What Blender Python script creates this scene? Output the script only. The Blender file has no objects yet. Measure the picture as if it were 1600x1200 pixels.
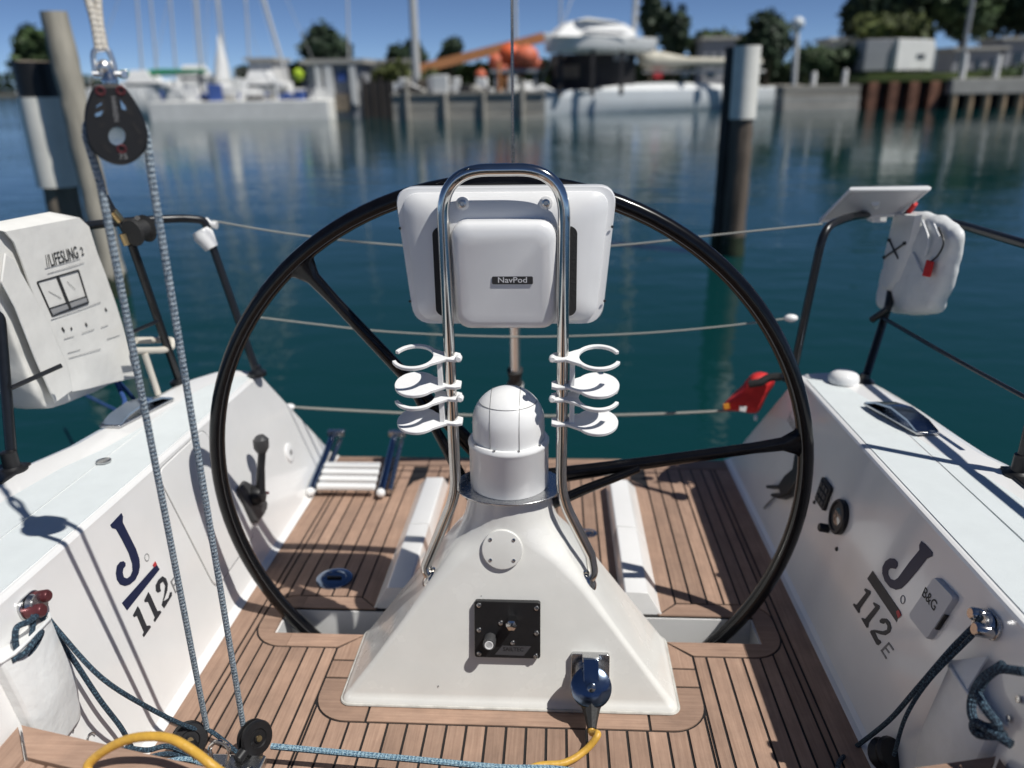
import bpy, bmesh, math, random
from mathutils import Vector, Matrix
random.seed(7)
SC = bpy.context.scene
COL = SC.collection
V = Vector
rad = math.radians

# ------------------------------------------------------------------ camera
CAM = V((0.111, 0.0, 1.32))
FPX = 1200.0                      # focal length in pixels of a 1600 px wide frame

def cam_axes(yaw, pitch, roll):
    cy, sy = math.cos(yaw), math.sin(yaw)
    fwd = V((-sy*math.cos(pitch), cy*math.cos(pitch), -math.sin(pitch)))
    right = V((cy, sy, 0))
    down = fwd.cross(right)
    c, s = math.cos(roll), math.sin(roll)
    r2 = c*right + s*down
    d2 = -s*right + c*down
    return r2, d2, fwd

def mat3(a, b, c):
    return Matrix((a, b, c)).transposed()

AX_B = cam_axes(rad(3.537), rad(19.452), rad(0.9))     # camera seen from the boat (the boat trims stern-down 2 deg)
AX_W = cam_axes(rad(3.525), rad(21.381), rad(0.9))     # camera seen from the level world
R_B, R_W = mat3(*AX_B), mat3(*AX_W)
ROT = R_W @ R_B.transposed()
BOAT = Matrix.Translation(CAM) @ ROT.to_4x4() @ Matrix.Translation(-CAM)

cam_d = bpy.data.cameras.new('camera')
cam = bpy.data.objects.new('camera', cam_d)
COL.objects.link(cam)
m = mat3(AX_W[0], -AX_W[1], -AX_W[2]).to_4x4()
m.translation = CAM
cam.matrix_world = m
cam_d.sensor_width = 36.0
cam_d.lens = 27.0
cam_d.clip_start = 0.02
cam_d.clip_end = 6000
cam_d.dof.use_dof = True
cam_d.dof.focus_distance = 1.6
cam_d.dof.aperture_fstop = 1.75
SC.camera = cam

# ------------------------------------------------------------------ sky and sun
SUN = V((0.57, -0.30, 1.0)).normalized()
world = bpy.data.worlds.new('World')
SC.world = world
world.use_nodes = True
wn = world.node_tree.nodes
sky = wn.new('ShaderNodeTexSky')
sky.sky_type = 'NISHITA'
sky.sun_disc = False
sky.sun_elevation = math.asin(SUN.z)
sky.sun_rotation = math.atan2(SUN.x, SUN.y)
sky.altitude = 3000
sky.air_density = 0.47
sky.dust_density = 0.0
sky.ozone_density = 4.2
world.node_tree.links.new(sky.outputs[0], wn['Background'].inputs[0])
wn['Background'].inputs[1].default_value = 0.086
sun_d = bpy.data.lights.new('sun', 'SUN')
sun_d.energy = 4.45
sun_d.angle = rad(0.53)
sun_d.color = (1.0, 0.972, 0.92)
sun = bpy.data.objects.new('sun', sun_d)
COL.objects.link(sun)
sun.rotation_euler = SUN.to_track_quat('Z', 'Y').to_euler()
sun.location = (6, -3, 12)
SC.view_settings.view_transform = 'Standard'
SC.view_settings.look = 'None'
SC.view_settings.gamma = 1.0
SC.view_settings.exposure = 0.0
SC.view_settings.use_curve_mapping = False

# ------------------------------------------------------------------ measuring helpers
def _ray(R, px, py):
    return R @ V(((px-800)/FPX, (py-600)/FPX, 1.0))
def bZ(px, py, z):
    d = _ray(R_B, px, py); return CAM + d*((z-CAM.z)/d.z)
def bY(px, py, y):
    d = _ray(R_B, px, py); return CAM + d*((y-CAM.y)/d.y)
def bX(px, py, x):
    d = _ray(R_B, px, py); return CAM + d*((x-CAM.x)/d.x)
def bP(px, py, pt, n):
    d = _ray(R_B, px, py); n = V(n); return CAM + d*((V(pt)-CAM).dot(n)/d.dot(n))
def wY(px, py, y):
    d = _ray(R_W, px, py); return CAM + d*((y-CAM.y)/d.y)
def wZ(px, py, z):
    d = _ray(R_W, px, py); return CAM + d*((z-CAM.z)/d.z)

# ------------------------------------------------------------------ mesh builder
class MB:
    def __init__(s):
        s.v = []; s.f = []; s.uv = []
    def add(s, vs, fs, uvs=None):
        o = len(s.v)
        s.v += [V(a) for a in vs]
        for i, f in enumerate(fs):
            s.f.append([a+o for a in f])
            s.uv.append(uvs[i] if uvs else None)
        return s
    def obox(s, c, ax, ay, az):
        c, ax, ay, az = V(c), V(ax), V(ay), V(az)
        vs = [c+ax*i+ay*j+az*k for k in (-1, 1) for j in (-1, 1) for i in (-1, 1)]
        fs = [(0, 2, 3, 1), (4, 5, 7, 6), (0, 1, 5, 4), (1, 3, 7, 5), (3, 2, 6, 7), (2, 0, 4, 6)]
        if ax.cross(ay).dot(az) < 0:
            fs = [f[::-1] for f in fs]
        return s.add(vs, fs)
    def box(s, c, size, rz=0.0):
        M = Matrix.Rotation(rz, 3, 'Z')
        return s.obox(c, M @ V((size[0]/2, 0, 0)), M @ V((0, size[1]/2, 0)), V((0, 0, size[2]/2)))
    def bar(s, a, b, w, h, up=(0, 0, 1)):
        a, b = V(a), V(b); d = b-a; l = d.length; d.normalize()
        sx = d.cross(V(up)); sx = sx.normalized() if sx.length > 1e-6 else V((1, 0, 0))
        u = sx.cross(d)
        return s.obox((a+b)/2, sx*w/2, d*l/2, u*h/2)
    def tube(s, pts, r, n=10, closed=False, caps=True):
        pts = [V(p) for p in pts]; m = len(pts)
        rs = r if isinstance(r, (list, tuple)) else [r]*m
        vs = []; fs = []; uvs = []
        L = [0.0]
        for i in range(1, m): L.append(L[-1]+(pts[i]-pts[i-1]).length)
        def tang(i):
            if closed: return (pts[(i+1) % m]-pts[(i-1) % m]).normalized()
            a = pts[max(i-1, 0)]; b = pts[min(i+1, m-1)]
            return (b-a).normalized()
        t = tang(0)
        u = t.cross(V((0, 0, 1)))
        if u.length < 0.1: u = t.cross(V((0, 1, 0)))
        u.normalize()
        for i in range(m):
            t = tang(i); u = (u - t*u.dot(t)).normalized(); w = t.cross(u)
            for k in range(n):
                a = 2*math.pi*k/n
                vs.append(pts[i]+(u*math.cos(a)+w*math.sin(a))*rs[i])
        segs = m if closed else m-1
        for i in range(segs):
            j = (i+1) % m
            l0 = L[i]; l1 = L[j] if j else L[-1]+(pts[0]-pts[-1]).length
            for k in range(n):
                k2 = (k+1) % n
                fs.append((i*n+k, i*n+k2, j*n+k2, j*n+k))
                uvs.append(((k/n, l0), ((k+1)/n, l0), ((k+1)/n, l1), (k/n, l1)))
        if caps and not closed:
            fs.append(tuple(range(n))[::-1]); uvs.append(None)
            fs.append(tuple((m-1)*n+k for k in range(n))); uvs.append(None)
        return s.add(vs, fs, uvs)
    def lathe(s, prof, c=(0, 0, 0), axis=(0, 0, 1), n=24):
        """prof: list of (radius, height) along axis"""
        ax = V(axis).normalized(); c = V(c)
        u = ax.cross(V((0, 1, 0)))
        if u.length < 0.1: u = ax.cross(V((1, 0, 0)))
        u.normalize(); w = ax.cross(u)
        rings = []
        for r, h in prof:
            rings.append([c+ax*h+(u*math.cos(2*math.pi*k/n)+w*math.sin(2*math.pi*k/n))*max(r, 1e-5) for k in range(n)])
        return s.loft(rings)
    def loft(s, rings, closed=True, caps=True):
        n = len(rings[0]); vs = [p for r in rings for p in r]; fs = []
        for i in range(len(rings)-1):
            for k in range(n if closed else n-1):
                k2 = (k+1) % n
                fs.append((i*n+k, i*n+k2, (i+1)*n+k2, (i+1)*n+k))
        if caps:
            fs.append(tuple(range(n))[::-1]); fs.append(tuple((len(rings)-1)*n+k for k in range(n)))
        return s.add(vs, fs)
    def prism(s, poly, vec):
        """poly: 3D outline, extruded along vec"""
        vec = V(vec); poly = [V(p) for p in poly]; n = len(poly)
        nn = V((0, 0, 0))
        for i in range(n): nn += poly[i].cross(poly[(i+1) % n])
        if nn.dot(vec) < 0: poly = poly[::-1]
        vs = poly+[p+vec for p in poly]
        fs = [tuple(range(n))[::-1], tuple(range(n, 2*n))]
        for i in range(n):
            j = (i+1) % n
            fs.append((i, j, n+j, n+i))
        return s.add(vs, fs)
    def sphere(s, c, r, nu=16, nv=10, sc=(1, 1, 1)):
        c = V(c); rings = []
        for i in range(nv+1):
            t = math.pi*(i/nv)
            rr = max(math.sin(t)*r, 1e-5); z = -math.cos(t)*r
            rings.append([c+V((rr*math.cos(2*math.pi*k/nu)*sc[0], rr*math.sin(2*math.pi*k/nu)*sc[1], z*sc[2])) for k in range(nu)])
        return s.loft(rings)
    def text(s, body, o, ux, uy, size, align='CENTER', bold=0.0, sx=1.0):
        """flat lettering; o origin, ux reading direction, uy up, extruded a hair along ux x uy"""
        cu = bpy.data.curves.new('t', 'FONT'); cu.body = body; cu.size = 1.0
        cu.align_x = align; cu.align_y = 'CENTER'; cu.offset = bold; cu.resolution_u = 3
        ob = bpy.data.objects.new('t', cu); COL.objects.link(ob)
        dg = bpy.context.evaluated_depsgraph_get()
        me = bpy.data.meshes.new_from_object(ob.evaluated_get(dg))
        ux, uy, o = V(ux).normalized(), V(uy).normalized(), V(o)
        s.add([o+ux*v.co.x*size*sx+uy*v.co.y*size for v in me.vertices], [tuple(p.vertices) for p in me.polygons])
        bpy.data.meshes.remove(me); bpy.data.objects.remove(ob); bpy.data.curves.remove(cu)
        return s

def arc_pts(c, u, w, r, a0, a1, n):
    c, u, w = V(c), V(u), V(w)
    return [c+(u*math.cos(a0+(a1-a0)*i/n)+w*math.sin(a0+(a1-a0)*i/n))*r for i in range(n+1)]

def smooth(pts, n=6):
    """Catmull-Rom through pts"""
    pts = [V(p) for p in pts]; out = []
    P = [pts[0]*2-pts[1]]+pts+[pts[-1]*2-pts[-2]]
    for i in range(1, len(P)-2):
        p0, p1, p2, p3 = P[i-1:i+3]
        for k in range(n):
            t = k/n
            out.append(0.5*((2*p1)+(p2-p0)*t+(2*p0-5*p1+4*p2-p3)*t*t+(3*p1-p0-3*p2+p3)*t**3))
    out.append(pts[-1])
    return out

def rounded(pts, r, n=6):
    """polyline with its corners rounded"""
    pts = [V(p) for p in pts]; out = [pts[0]]
    for i in range(1, len(pts)-1):
        a, b, c = pts[i-1], pts[i], pts[i+1]
        d1 = (a-b); d2 = (c-b)
        rr = min(r, d1.length*0.49, d2.length*0.49)
        p, q = b+d1.normalized()*rr, b+d2.normalized()*rr
        for k in range(n+1):
            t = k/n
            out.append(p*(1-t)**2+b*2*t*(1-t)+q*t*t)
    out.append(pts[-1])
    return out

def rrect(hx, hy, r, n=5):
    """2D rounded rectangle outline"""
    out = []
    for cx, cy, a in ((hx-r, hy-r, 0), (-hx+r, hy-r, 90), (-hx+r, -hy+r, 180), (hx-r, -hy+r, 270)):
        for k in range(n+1):
            t = rad(a+90*k/n); out.append((cx+r*math.cos(t), cy+r*math.sin(t)))
    return out

# ------------------------------------------------------------------ object helpers
ORG = {}
BOATS = []
def tag(o, label, cat, group=None, kind=None):
    if label: o['label'] = label
    if cat: o['category'] = cat
    if group: o['group'] = group
    if kind: o['kind'] = kind
    return o
def thing(name, label, cat, loc, group=None, boat=True):
    o = bpy.data.objects.new(name, None); COL.objects.link(o)
    o.empty_display_size = 0.05
    o.location = V(loc); ORG[o.name] = V(loc)
    tag(o, label, cat, group)
    if boat: BOATS.append(o)
    return o
def mesh_from(mb, name, org, mat, flat=False, ang=38):
    me = bpy.data.meshes.new(name)
    me.from_pydata([tuple(v-org) for v in mb.v], [], mb.f)
    if any(mb.uv):
        ul = me.uv_layers.new(name='uv')
        for p, u in zip(me.polygons, mb.uv):
            if u:
                for li, c in zip(p.loop_indices, u): ul.data[li].uv = c
    me.materials.append(mat)
    if not flat:
        me.polygons.foreach_set('use_smooth', [True]*len(me.polygons))
        me.set_sharp_from_angle(angle=rad(ang))
    me.update()
    return me
def bevel(o, w, seg=2, ang=35):
    b = o.modifiers.new('bevel', 'BEVEL'); b.width = w; b.segments = seg
    b.limit_method = 'ANGLE'; b.angle_limit = rad(ang); b.harden_normals = False
    return o
def part(mb, name, mat, parent, bev=0, flat=False, label=None, seg=2):
    org = ORG[parent.name]
    o = bpy.data.objects.new(name, mesh_from(mb, name, org, mat, flat))
    COL.objects.link(o); o.parent = parent; ORG[o.name] = org
    if label: o['label'] = label
    if bev: bevel(o, bev, seg)
    return o
def solo(mb, name, mat, label, cat, group=None, kind=None, boat=True, bev=0, flat=False, seg=2):
    lo = V((min(v.x for v in mb.v), min(v.y for v in mb.v), min(v.z for v in mb.v)))
    hi = V((max(v.x for v in mb.v), max(v.y for v in mb.v), 0))
    org = V(((lo.x+hi.x)/2, (lo.y+hi.y)/2, lo.z))
    o = bpy.data.objects.new(name, mesh_from(mb, name, org, mat, flat))
    COL.objects.link(o); o.location = org; ORG[o.name] = org
    tag(o, label, cat, group, kind)
    if bev: bevel(o, bev, seg)
    if boat: BOATS.append(o)
    return o

# ------------------------------------------------------------------ materials
def new_mat(name):
    m = bpy.data.materials.new(name); m.use_nodes = True
    return m, m.node_tree.nodes, m.node_tree.links, m.node_tree.nodes['Principled BSDF']
def plain(name, col, rough=0.5, metal=0.0, var=0.0, vscale=8.0, bump=0.0, bscale=60.0, coat=0.0, rvar=0.0, rand=0.0, detail=4.0, stretch=None):
    m, N, L, P = new_mat(name)
    P.inputs['Base Color'].default_value = (*col, 1)
    P.inputs['Roughness'].default_value = rough
    P.inputs['Metallic'].default_value = metal
    if coat: P.inputs['Coat Weight'].default_value = coat; P.inputs['Coat Roughness'].default_value = 0.08
    tc = N.new('ShaderNodeTexCoord'); src = tc.outputs['Object']
    if stretch:
        mp = N.new('ShaderNodeMapping'); mp.inputs['Scale'].default_value = stretch
        L.new(src, mp.inputs[0]); src = mp.outputs[0]
    if var or rvar:
        no = N.new('ShaderNodeTexNoise'); no.inputs['Scale'].default_value = vscale
        no.inputs['Detail'].default_value = detail; no.inputs['Roughness'].default_value = 0.6
        L.new(src, no.inputs['Vector'])
        if var:
            cr = N.new('ShaderNodeValToRGB')
            cr.color_ramp.elements[0].position = 0.3; cr.color_ramp.elements[1].position = 0.7
            cr.color_ramp.elements[0].color = (*[c*(1-var) for c in col], 1)
            cr.color_ramp.elements[1].color = (*[min(1, c*(1+var)) for c in col], 1)
            L.new(no.outputs[0], cr.inputs[0]); out = cr.outputs[0]
            if rand:
                oi = N.new('ShaderNodeObjectInfo'); hs = N.new('ShaderNodeHueSaturation')
                mr = N.new('ShaderNodeMapRange'); mr.inputs['To Min'].default_value = 1-rand; mr.inputs['To Max'].default_value = 1+rand
                L.new(oi.outputs['Random'], mr.inputs[0]); L.new(mr.outputs[0], hs.inputs['Value']); L.new(out, hs.inputs['Color']); out = hs.outputs[0]
            L.new(out, P.inputs['Base Color'])
        if rvar:
            mr = N.new('ShaderNodeMapRange'); mr.inputs['To Min'].default_value = max(0.02, rough-rvar); mr.inputs['To Max'].default_value = rough+rvar
            L.new(no.outputs[0], mr.inputs[0]); L.new(mr.outputs[0], P.inputs['Roughness'])
    if bump:
        nb = N.new('ShaderNodeTexNoise'); nb.inputs['Scale'].default_value = bscale; nb.inputs['Detail'].default_value = 3
        L.new(src, nb.inputs['Vector'])
        bp = N.new('ShaderNodeBump'); bp.inputs['Strength'].default_value = bump; bp.inputs['Distance'].default_value = 0.01
        L.new(nb.outputs[0], bp.inputs['Height']); L.new(bp.outputs[0], P.inputs['Normal'])
    return m

def teak_mat(name, along_x=False):
    m, N, L, P = new_mat(name)
    tc = N.new('ShaderNodeTexCoord'); oi = N.new('ShaderNodeObjectInfo')
    ad = N.new('ShaderNodeVectorMath'); ad.operation = 'ADD'
    sc = N.new('ShaderNodeVectorMath'); sc.operation = 'SCALE'; sc.inputs['Scale'].default_value = 7.0
    cb = N.new('ShaderNodeCombineXYZ')
    for k in range(3): L.new(oi.outputs['Random'], cb.inputs[k])
    L.new(cb.outputs[0], sc.inputs[0]); L.new(tc.outputs['Object'], ad.inputs[0]); L.new(sc.outputs[0], ad.inputs[1])
    mp = N.new('ShaderNodeMapping'); mp.inputs['Scale'].default_value = (7, 170, 60) if along_x else (170, 7, 60)
    L.new(ad.outputs[0], mp.inputs[0])
    g = N.new('ShaderNodeTexNoise'); g.inputs['Scale'].default_value = 1.0; g.inputs['Detail'].default_value = 5; g.inputs['Roughness'].default_value = 0.65
    L.new(mp.outputs[0], g.inputs['Vector'])
    b = N.new('ShaderNodeTexNoise'); b.inputs['Scale'].default_value = 9; b.inputs['Detail'].default_value = 7; b.inputs['Roughness'].default_value = 0.7
    L.new(ad.outputs[0], b.inputs['Vector'])
    cr = N.new('ShaderNodeValToRGB'); E = cr.color_ramp.elements
    E[0].position = 0.22; E[0].color = (0.275, 0.172, 0.120, 1)
    E[1].position = 0.80; E[1].color = (0.455, 0.305, 0.222, 1)
    e = E.new(0.5); e.color = (0.365, 0.236, 0.170, 1)
    L.new(g.outputs[0], cr.inputs[0])
    mx = N.new('ShaderNodeMix'); mx.data_type = 'RGBA'; mx.blend_type = 'MULTIPLY'; mx.inputs['Factor'].default_value = 1.0
    c2 = N.new('ShaderNodeValToRGB'); c2.color_ramp.elements[0].position = 0.3; c2.color_ramp.elements[1].position = 0.72
    c2.color_ramp.elements[0].color = (0.76, 0.75, 0.74, 1); c2.color_ramp.elements[1].color = (1.10, 1.07, 1.03, 1)
    L.new(b.outputs[0], c2.inputs[0]); L.new(cr.outputs[0], mx.inputs[6]); L.new(c2.outputs[0], mx.inputs[7])
    hs = N.new('ShaderNodeHueSaturation'); mr = N.new('ShaderNodeMapRange')
    mr.inputs['To Min'].default_value = 0.84; mr.inputs['To Max'].default_value = 1.14
    L.new(oi.outputs['Random'], mr.inputs[0]); L.new(mr.outputs[0], hs.inputs['Value']); L.new(mx.outputs[2], hs.inputs['Color'])
    hs.inputs['Saturation'].default_value = 0.96
    L.new(hs.outputs[0], P.inputs['Base Color'])
    P.inputs['Roughness'].default_value = 0.72
    bp = N.new('ShaderNodeBump'); bp.inputs['Strength'].default_value = 0.25; bp.inputs['Distance'].default_value = 0.002
    L.new(g.outputs[0], bp.inputs['Height']); L.new(bp.outputs[0], P.inputs['Normal'])
    return m

def rope_mat(name, c1, c2, su=8.0, sv=190.0, thr=0.5, rough=0.8):
    """braided cover: two sets of diagonal strands over u (round) and v (metres along)"""
    m, N, L, P = new_mat(name)
    uv = N.new('ShaderNodeUVMap'); uv.uv_map = 'uv'
    sp = N.new('ShaderNodeSeparateXYZ'); L.new(uv.outputs[0], sp.inputs[0])
    def mul(a, k):
        n = N.new('ShaderNodeMath'); n.operation = 'MULTIPLY'; L.new(a, n.inputs[0]); n.inputs[1].default_value = k; return n.outputs[0]
    def op(o, a, b=None):
        n = N.new('ShaderNodeMath'); n.operation = o; L.new(a, n.inputs[0])
        if b is not None: L.new(b, n.inputs[1])
        return n.outputs[0]
    u = mul(sp.outputs[0], su*2*math.pi); v = mul(sp.outputs[1], sv*2)
    s1 = op('SINE', op('ADD', u, v)); s2 = op('SINE', op('SUBTRACT', u, v))
    h = op('MULTIPLY', s1, s2)
    tc = N.new('ShaderNodeTexCoord'); no = N.new('ShaderNodeTexNoise'); no.inputs['Scale'].default_value = 400; no.inputs['Detail'].default_value = 1
    L.new(tc.outputs['Object'], no.inputs['Vector'])
    mxv = N.new('ShaderNodeMath'); mxv.operation = 'MULTIPLY_ADD'; L.new(h, mxv.inputs[0]); mxv.inputs[1].default_value = 0.09; L.new(no.outputs[0], mxv.inputs[2])
    cr = N.new('ShaderNodeValToRGB'); cr.color_ramp.elements[0].position = thr-0.09; cr.color_ramp.elements[1].position = thr+0.09
    cr.color_ramp.elements[0].color = (*c1, 1); cr.color_ramp.elements[1].color = (*c2, 1)
    L.new(mxv.outputs[0], cr.inputs[0]); L.new(cr.outputs[0], P.inputs['Base Color'])
    P.inputs['Roughness'].default_value = rough
    bp = N.new('ShaderNodeBump'); bp.inputs['Strength'].default_value = 0.7; bp.inputs['Distance'].default_value = 0.0015
    L.new(h, bp.inputs['Height']); L.new(bp.outputs[0], P.inputs['Normal'])
    return m

GEL = plain('gelcoat', (0.80, 0.795, 0.78), 0.20, var=0.035, vscale=4, coat=0.5, rvar=0.06, bump=0.03, bscale=25)
GELG = plain('gelcoat_cream', (0.74, 0.735, 0.70), 0.26, var=0.045, vscale=7, coat=0.45, rvar=0.08, bump=0.03, bscale=30)
NONSKID = plain('nonskid', (0.70, 0.745, 0.745), 0.75, var=0.03, vscale=14, bump=0.35, bscale=900)
PLASTIC = plain('white_plastic', (0.80, 0.80, 0.79), 0.32, var=0.015, vscale=20)
PODM = plain('pod_shell', (0.79, 0.79, 0.785), 0.24, var=0.02, vscale=12, coat=0.3)
TEAK = teak_mat('teak'); TEAKX = teak_mat('teak_across', True)
CAULK = plain('caulk', (0.012, 0.011, 0.011), 0.6)
CARBON = plain('black_carbon', (0.004, 0.004, 0.005), 0.22, coat=0.18, var=0.3, vscale=40)
CARBON.node_tree.nodes['Principled BSDF'].inputs['Specular IOR Level'].default_value = 0.25
STEEL = plain('stainless', (0.62, 0.60, 0.57), 0.11, 1.0, rvar=0.06, vscale=40)
STEELM = plain('satin_steel', (0.80, 0.79, 0.77), 0.36, 1.0, rvar=0.08, vscale=60)
STEELB = plain('brushed_steel', (0.55, 0.55, 0.55), 0.26, 1.0, rvar=0.1, vscale=80)
BLACK = plain('black_plastic', (0.008, 0.008, 0.009), 0.45, var=0.2, vscale=40)
BLKRUB = plain('black_rubber', (0.02, 0.02, 0.02), 0.65, bump=0.2, bscale=200)
DGREY = plain('dark_grey_plastic', (0.05, 0.05, 0.052), 0.45, var=0.1, vscale=50)
POWDER = plain('black_rail_coat', (0.010, 0.011, 0.013), 0.3, var=0.2, vscale=30)
GREYBOX = plain('grey_box', (0.55, 0.56, 0.58), 0.4, var=0.02)
NAVY = plain('navy_vinyl', (0.010, 0.016, 0.055), 0.4, var=0.12, vscale=60)
CHARC = plain('charcoal_vinyl', (0.028, 0.030, 0.036), 0.45, var=0.15, vscale=60)
REDV = plain('red_vinyl', (0.50, 0.045, 0.05), 0.5, var=0.1, vscale=60)
GREYINK = plain('grey_ink', (0.22, 0.22, 0.22), 0.6)
INK = plain('black_ink', (0.03, 0.03, 0.03), 0.6)
WHITEP = plain('white_print', (0.75, 0.75, 0.75), 0.5)
REDM = plain('red_anodised', (0.13, 0.035, 0.04), 0.35, 0.4, var=0.15, vscale=50)
REDF = plain('red_fabric', (0.58, 0.018, 0.018), 0.7, var=0.15, vscale=20, bump=0.2, bscale=90)
CLOTH = plain('white_canvas', (0.72, 0.71, 0.67), 0.85, var=0.05, vscale=14, bump=0.25, bscale=16)
VINYLW = plain('white_vinyl_cloth', (0.74, 0.75, 0.74), 0.45, var=0.05, vscale=16, bump=0.4, bscale=22)
YELLOW = plain('yellow_cable', (0.62, 0.36, 0.055), 0.42, var=0.1, vscale=60, bump=0.15, bscale=150)
ROPEB = rope_mat('rope_blue_fleck', (0.055, 0.105, 0.17), (0.47, 0.55, 0.60), thr=0.47)
ROPED = rope_mat('rope_dark_blue', (0.012, 0.028, 0.05), (0.09, 0.17, 0.23), su=6, thr=0.6)
ROPEL = rope_mat('rope_light_blue', (0.05, 0.14, 0.24), (0.36, 0.52, 0.60), thr=0.47)
ROPEW = rope_mat('rope_white', (0.40, 0.36, 0.30), (0.66, 0.62, 0.55), thr=0.42)
ROPEG = plain('lifeline_cover', (0.30, 0.30, 0.27), 0.6)
STEELSKY = plain('sky_tinted_steel', (0.24, 0.30, 0.40), 0.16, 1.0, rvar=0.08, vscale=60)  # polished steel with the blue reflection of the sky put into its colour
GAUGE = plain('gauge_face', (0.10, 0.09, 0.085), 0.12, coat=1.0)
BRASS = plain('brass', (0.55, 0.40, 0.2), 0.35, 1.0, rvar=0.1)

# ================================================================== THE BOAT (built in its own frame, trimmed at the end)
boat = thing('sailboat', 'white racing sailboat cockpit with teak sole, seen looking aft from inside', 'sailboat', (0, 1.45, -0.7))

def lerp_tab(t, y):
    for (a, va), (b, vb) in zip(t, t[1:]):
        if y <= b: return va+(vb-va)*max(0, min(1, (y-a)/(b-a)))
    return t[-1][1]
XO = [(-0.6, 1.45), (0.8, 1.34), (1.4, 1.262), (1.66, 1.222), (1.78, 1.178), (1.9, 1.163), (2.1, 1.145), (2.3, 1.11), (2.38, 1.06), (2.42, 1.0)]
def y_end(z):
    return 2.40+(0.5-min(z, 0.5))*0.87 if z > 0 else 2.835
def coaming_sec(y):
    xo = lerp_tab(XO, y)
    return [(0.772, -0.06), (0.780, 0.002), (0.790, 0.006), (0.799, 0.016), (0.806, 0.035), (0.8333, 0.185), (0.8606, 0.335), (0.888, 0.485),
            (0.8892, 0.4965), (0.893, 0.5020), (0.899, 0.504), (xo-0.11, 0.509), (xo-0.085, 0.513), (xo-0.03, 0.514), (xo-0.008, 0.508),
            (xo, 0.49), (xo-0.005, 0.40), (xo-0.03, 0.0), (xo-0.09, -0.45), (xo-0.2, -0.95)]
for s in (-1, 1):
    mb = MB(); rings = []
    NY = 44
    for i in range(NY+1):
        t = i/NY
        ring = []
        for k in range(20):
            z = coaming_sec(0)[k][1]
            y = -0.6+(y_end(z)+0.6)*(1-(1-t)**1.3)
            x, z = coaming_sec(min(y, 2.42))[k]
            ring.append(V((s*x, y, z)))
        if s < 0: ring = ring[::-1]
        rings.append(ring)
    mb.loft(rings, closed=False, caps=True)
    cm = part(mb, 'coaming', GEL, boat)
    cm.data.set_sharp_from_angle(angle=rad(13))
    # non-skid deck panels on the coaming top
    for a, b in (((0.905, None), (1.028, None)), ((1.033, None), (None, 0.118))):
        mb = MB(); pts_i = []; pts_o = []
        for i in range(25):
            y = -0.5+2.86*i/24
            xo = lerp_tab(XO, y)-0.118
            x0 = a[0]; x1 = b[0] if b[0] else xo
            if b[0] and y > 2.3: x1 = min(x1, 1.028-(y-2.3)*0.25)
            if x1 < x0+0.004: x1 = x0+0.004
            zt = lambda x: 0.504+(x-0.907)*0.025+0.0025
            pts_i.append(V((s*x0, y, zt(x0)))); pts_o.append(V((s*x1, y, zt(x1))))
        n = len(pts_i); vs = pts_i+pts_o+[p-V((0, 0, .006)) for p in pts_i]+[p-V((0, 0, .006)) for p in pts_o]
        fs = []
        for i in range(n-1):
            q = (i, n+i, n+i+1, i+1)
            fs.append(q if s > 0 else q[::-1])
            for e0, e1 in ((0, 2*n), (3*n, n)):
                q = (e0+i, e0+i+1, e1+i+1, e1+i) if e0 == 0 else (e1+i, e0+i, e0+i+1, e1+i+1)
                fs.append(q if s > 0 else q[::-1])
        fs.append((n-1, 2*n-1, 4*n-1, 3*n-1))
        mb.add(vs, fs)
        part(mb, 'deck_panel', NONSKID, boat)

# transom, sole and wheel well
mb = MB()
mb.box((0, 2.825, -0.47), (1.70, 0.03, 0.93))
part(mb, 'transom', GEL, boat, bev=0.006)
WX, WY0, WY1 = 0.652, 1.70, 1.812
mb = MB()
mb.box((0, 0.549, -0.03), (1.60, 2.302, 0.054))
mb.box((0, 2.3225, -0.03), (1.60, 1.021, 0.054))
for s in (-1, 1): mb.box((s*0.727, 1.756, -0.0301), (0.146, 0.112, 0.0538))
part(mb, 'caulking', CAULK, boat)
mb = MB()
for s in (-1, 1): mb.box((s*(WX-0.002), 1.756, -0.2), (0.006, 0.115, 0.386))
mb.box((0, WY0-0.003+0.004, -0.2), (1.296, 0.006, 0.386)); mb.box((0, WY1-0.001, -0.2), (1.296, 0.006, 0.386))
mb.box((0, 1.756, -0.40), (1.31, 0.13, 0.02))
part(mb, 'wheel_well', GEL, boat)

GAP = 0.0031
TK = 0.010
def pieceXY(outline, mat=TEAK, parent=boat, name='plank', zt=0.0, th=TK):
    mb = MB(); mb.prism([V((x, y, zt-th)) for x, y in outline], (0, 0, th))
    o = part(mb, name, mat, parent, flat=True)
    return o
def strip(x0, x1, ylo, yhi, mat=TEAK, n=6, zt=0.0, parent=boat):
    """a plank running fore and aft between two end curves"""
    xs = [x0+GAP+(x1-x0-2*GAP)*i/n for i in range(n+1)]
    f = (lambda x: ylo) if not callable(ylo) else ylo
    g = (lambda x: yhi) if not callable(yhi) else yhi
    lo = [(x, f(x)+GAP) for x in xs]; hi = [(x, g(x)-GAP) for x in xs]
    if all(b[1]-a[1] < 0.012 for a, b in zip(lo, hi)): return
    out = lo+hi[::-1]
    pieceXY(out, mat, parent, zt=zt)
PB, PR = 0.462, 0.088          # half width of the pedestal margin, its corner radius
PF = 1.388                     # front of the pedestal margin
WB = 0.706                     # outer edge of the wheel well margin
def fwd_hi(x):
    ax = abs(x)
    if ax < PB:
        if ax > PB-PR: return PF+PR-math.sqrt(max(0, PR**2-(ax-(PB-PR))**2))
        return PF
    if ax > WB-0.09: return 1.735-math.sqrt(max(0, 0.09**2-(min(ax, WB)-(WB-0.09))**2))
    return 1.645
Y0F = 0.62
xs = [0.0455*k for k in range(-10, 11)]
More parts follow.
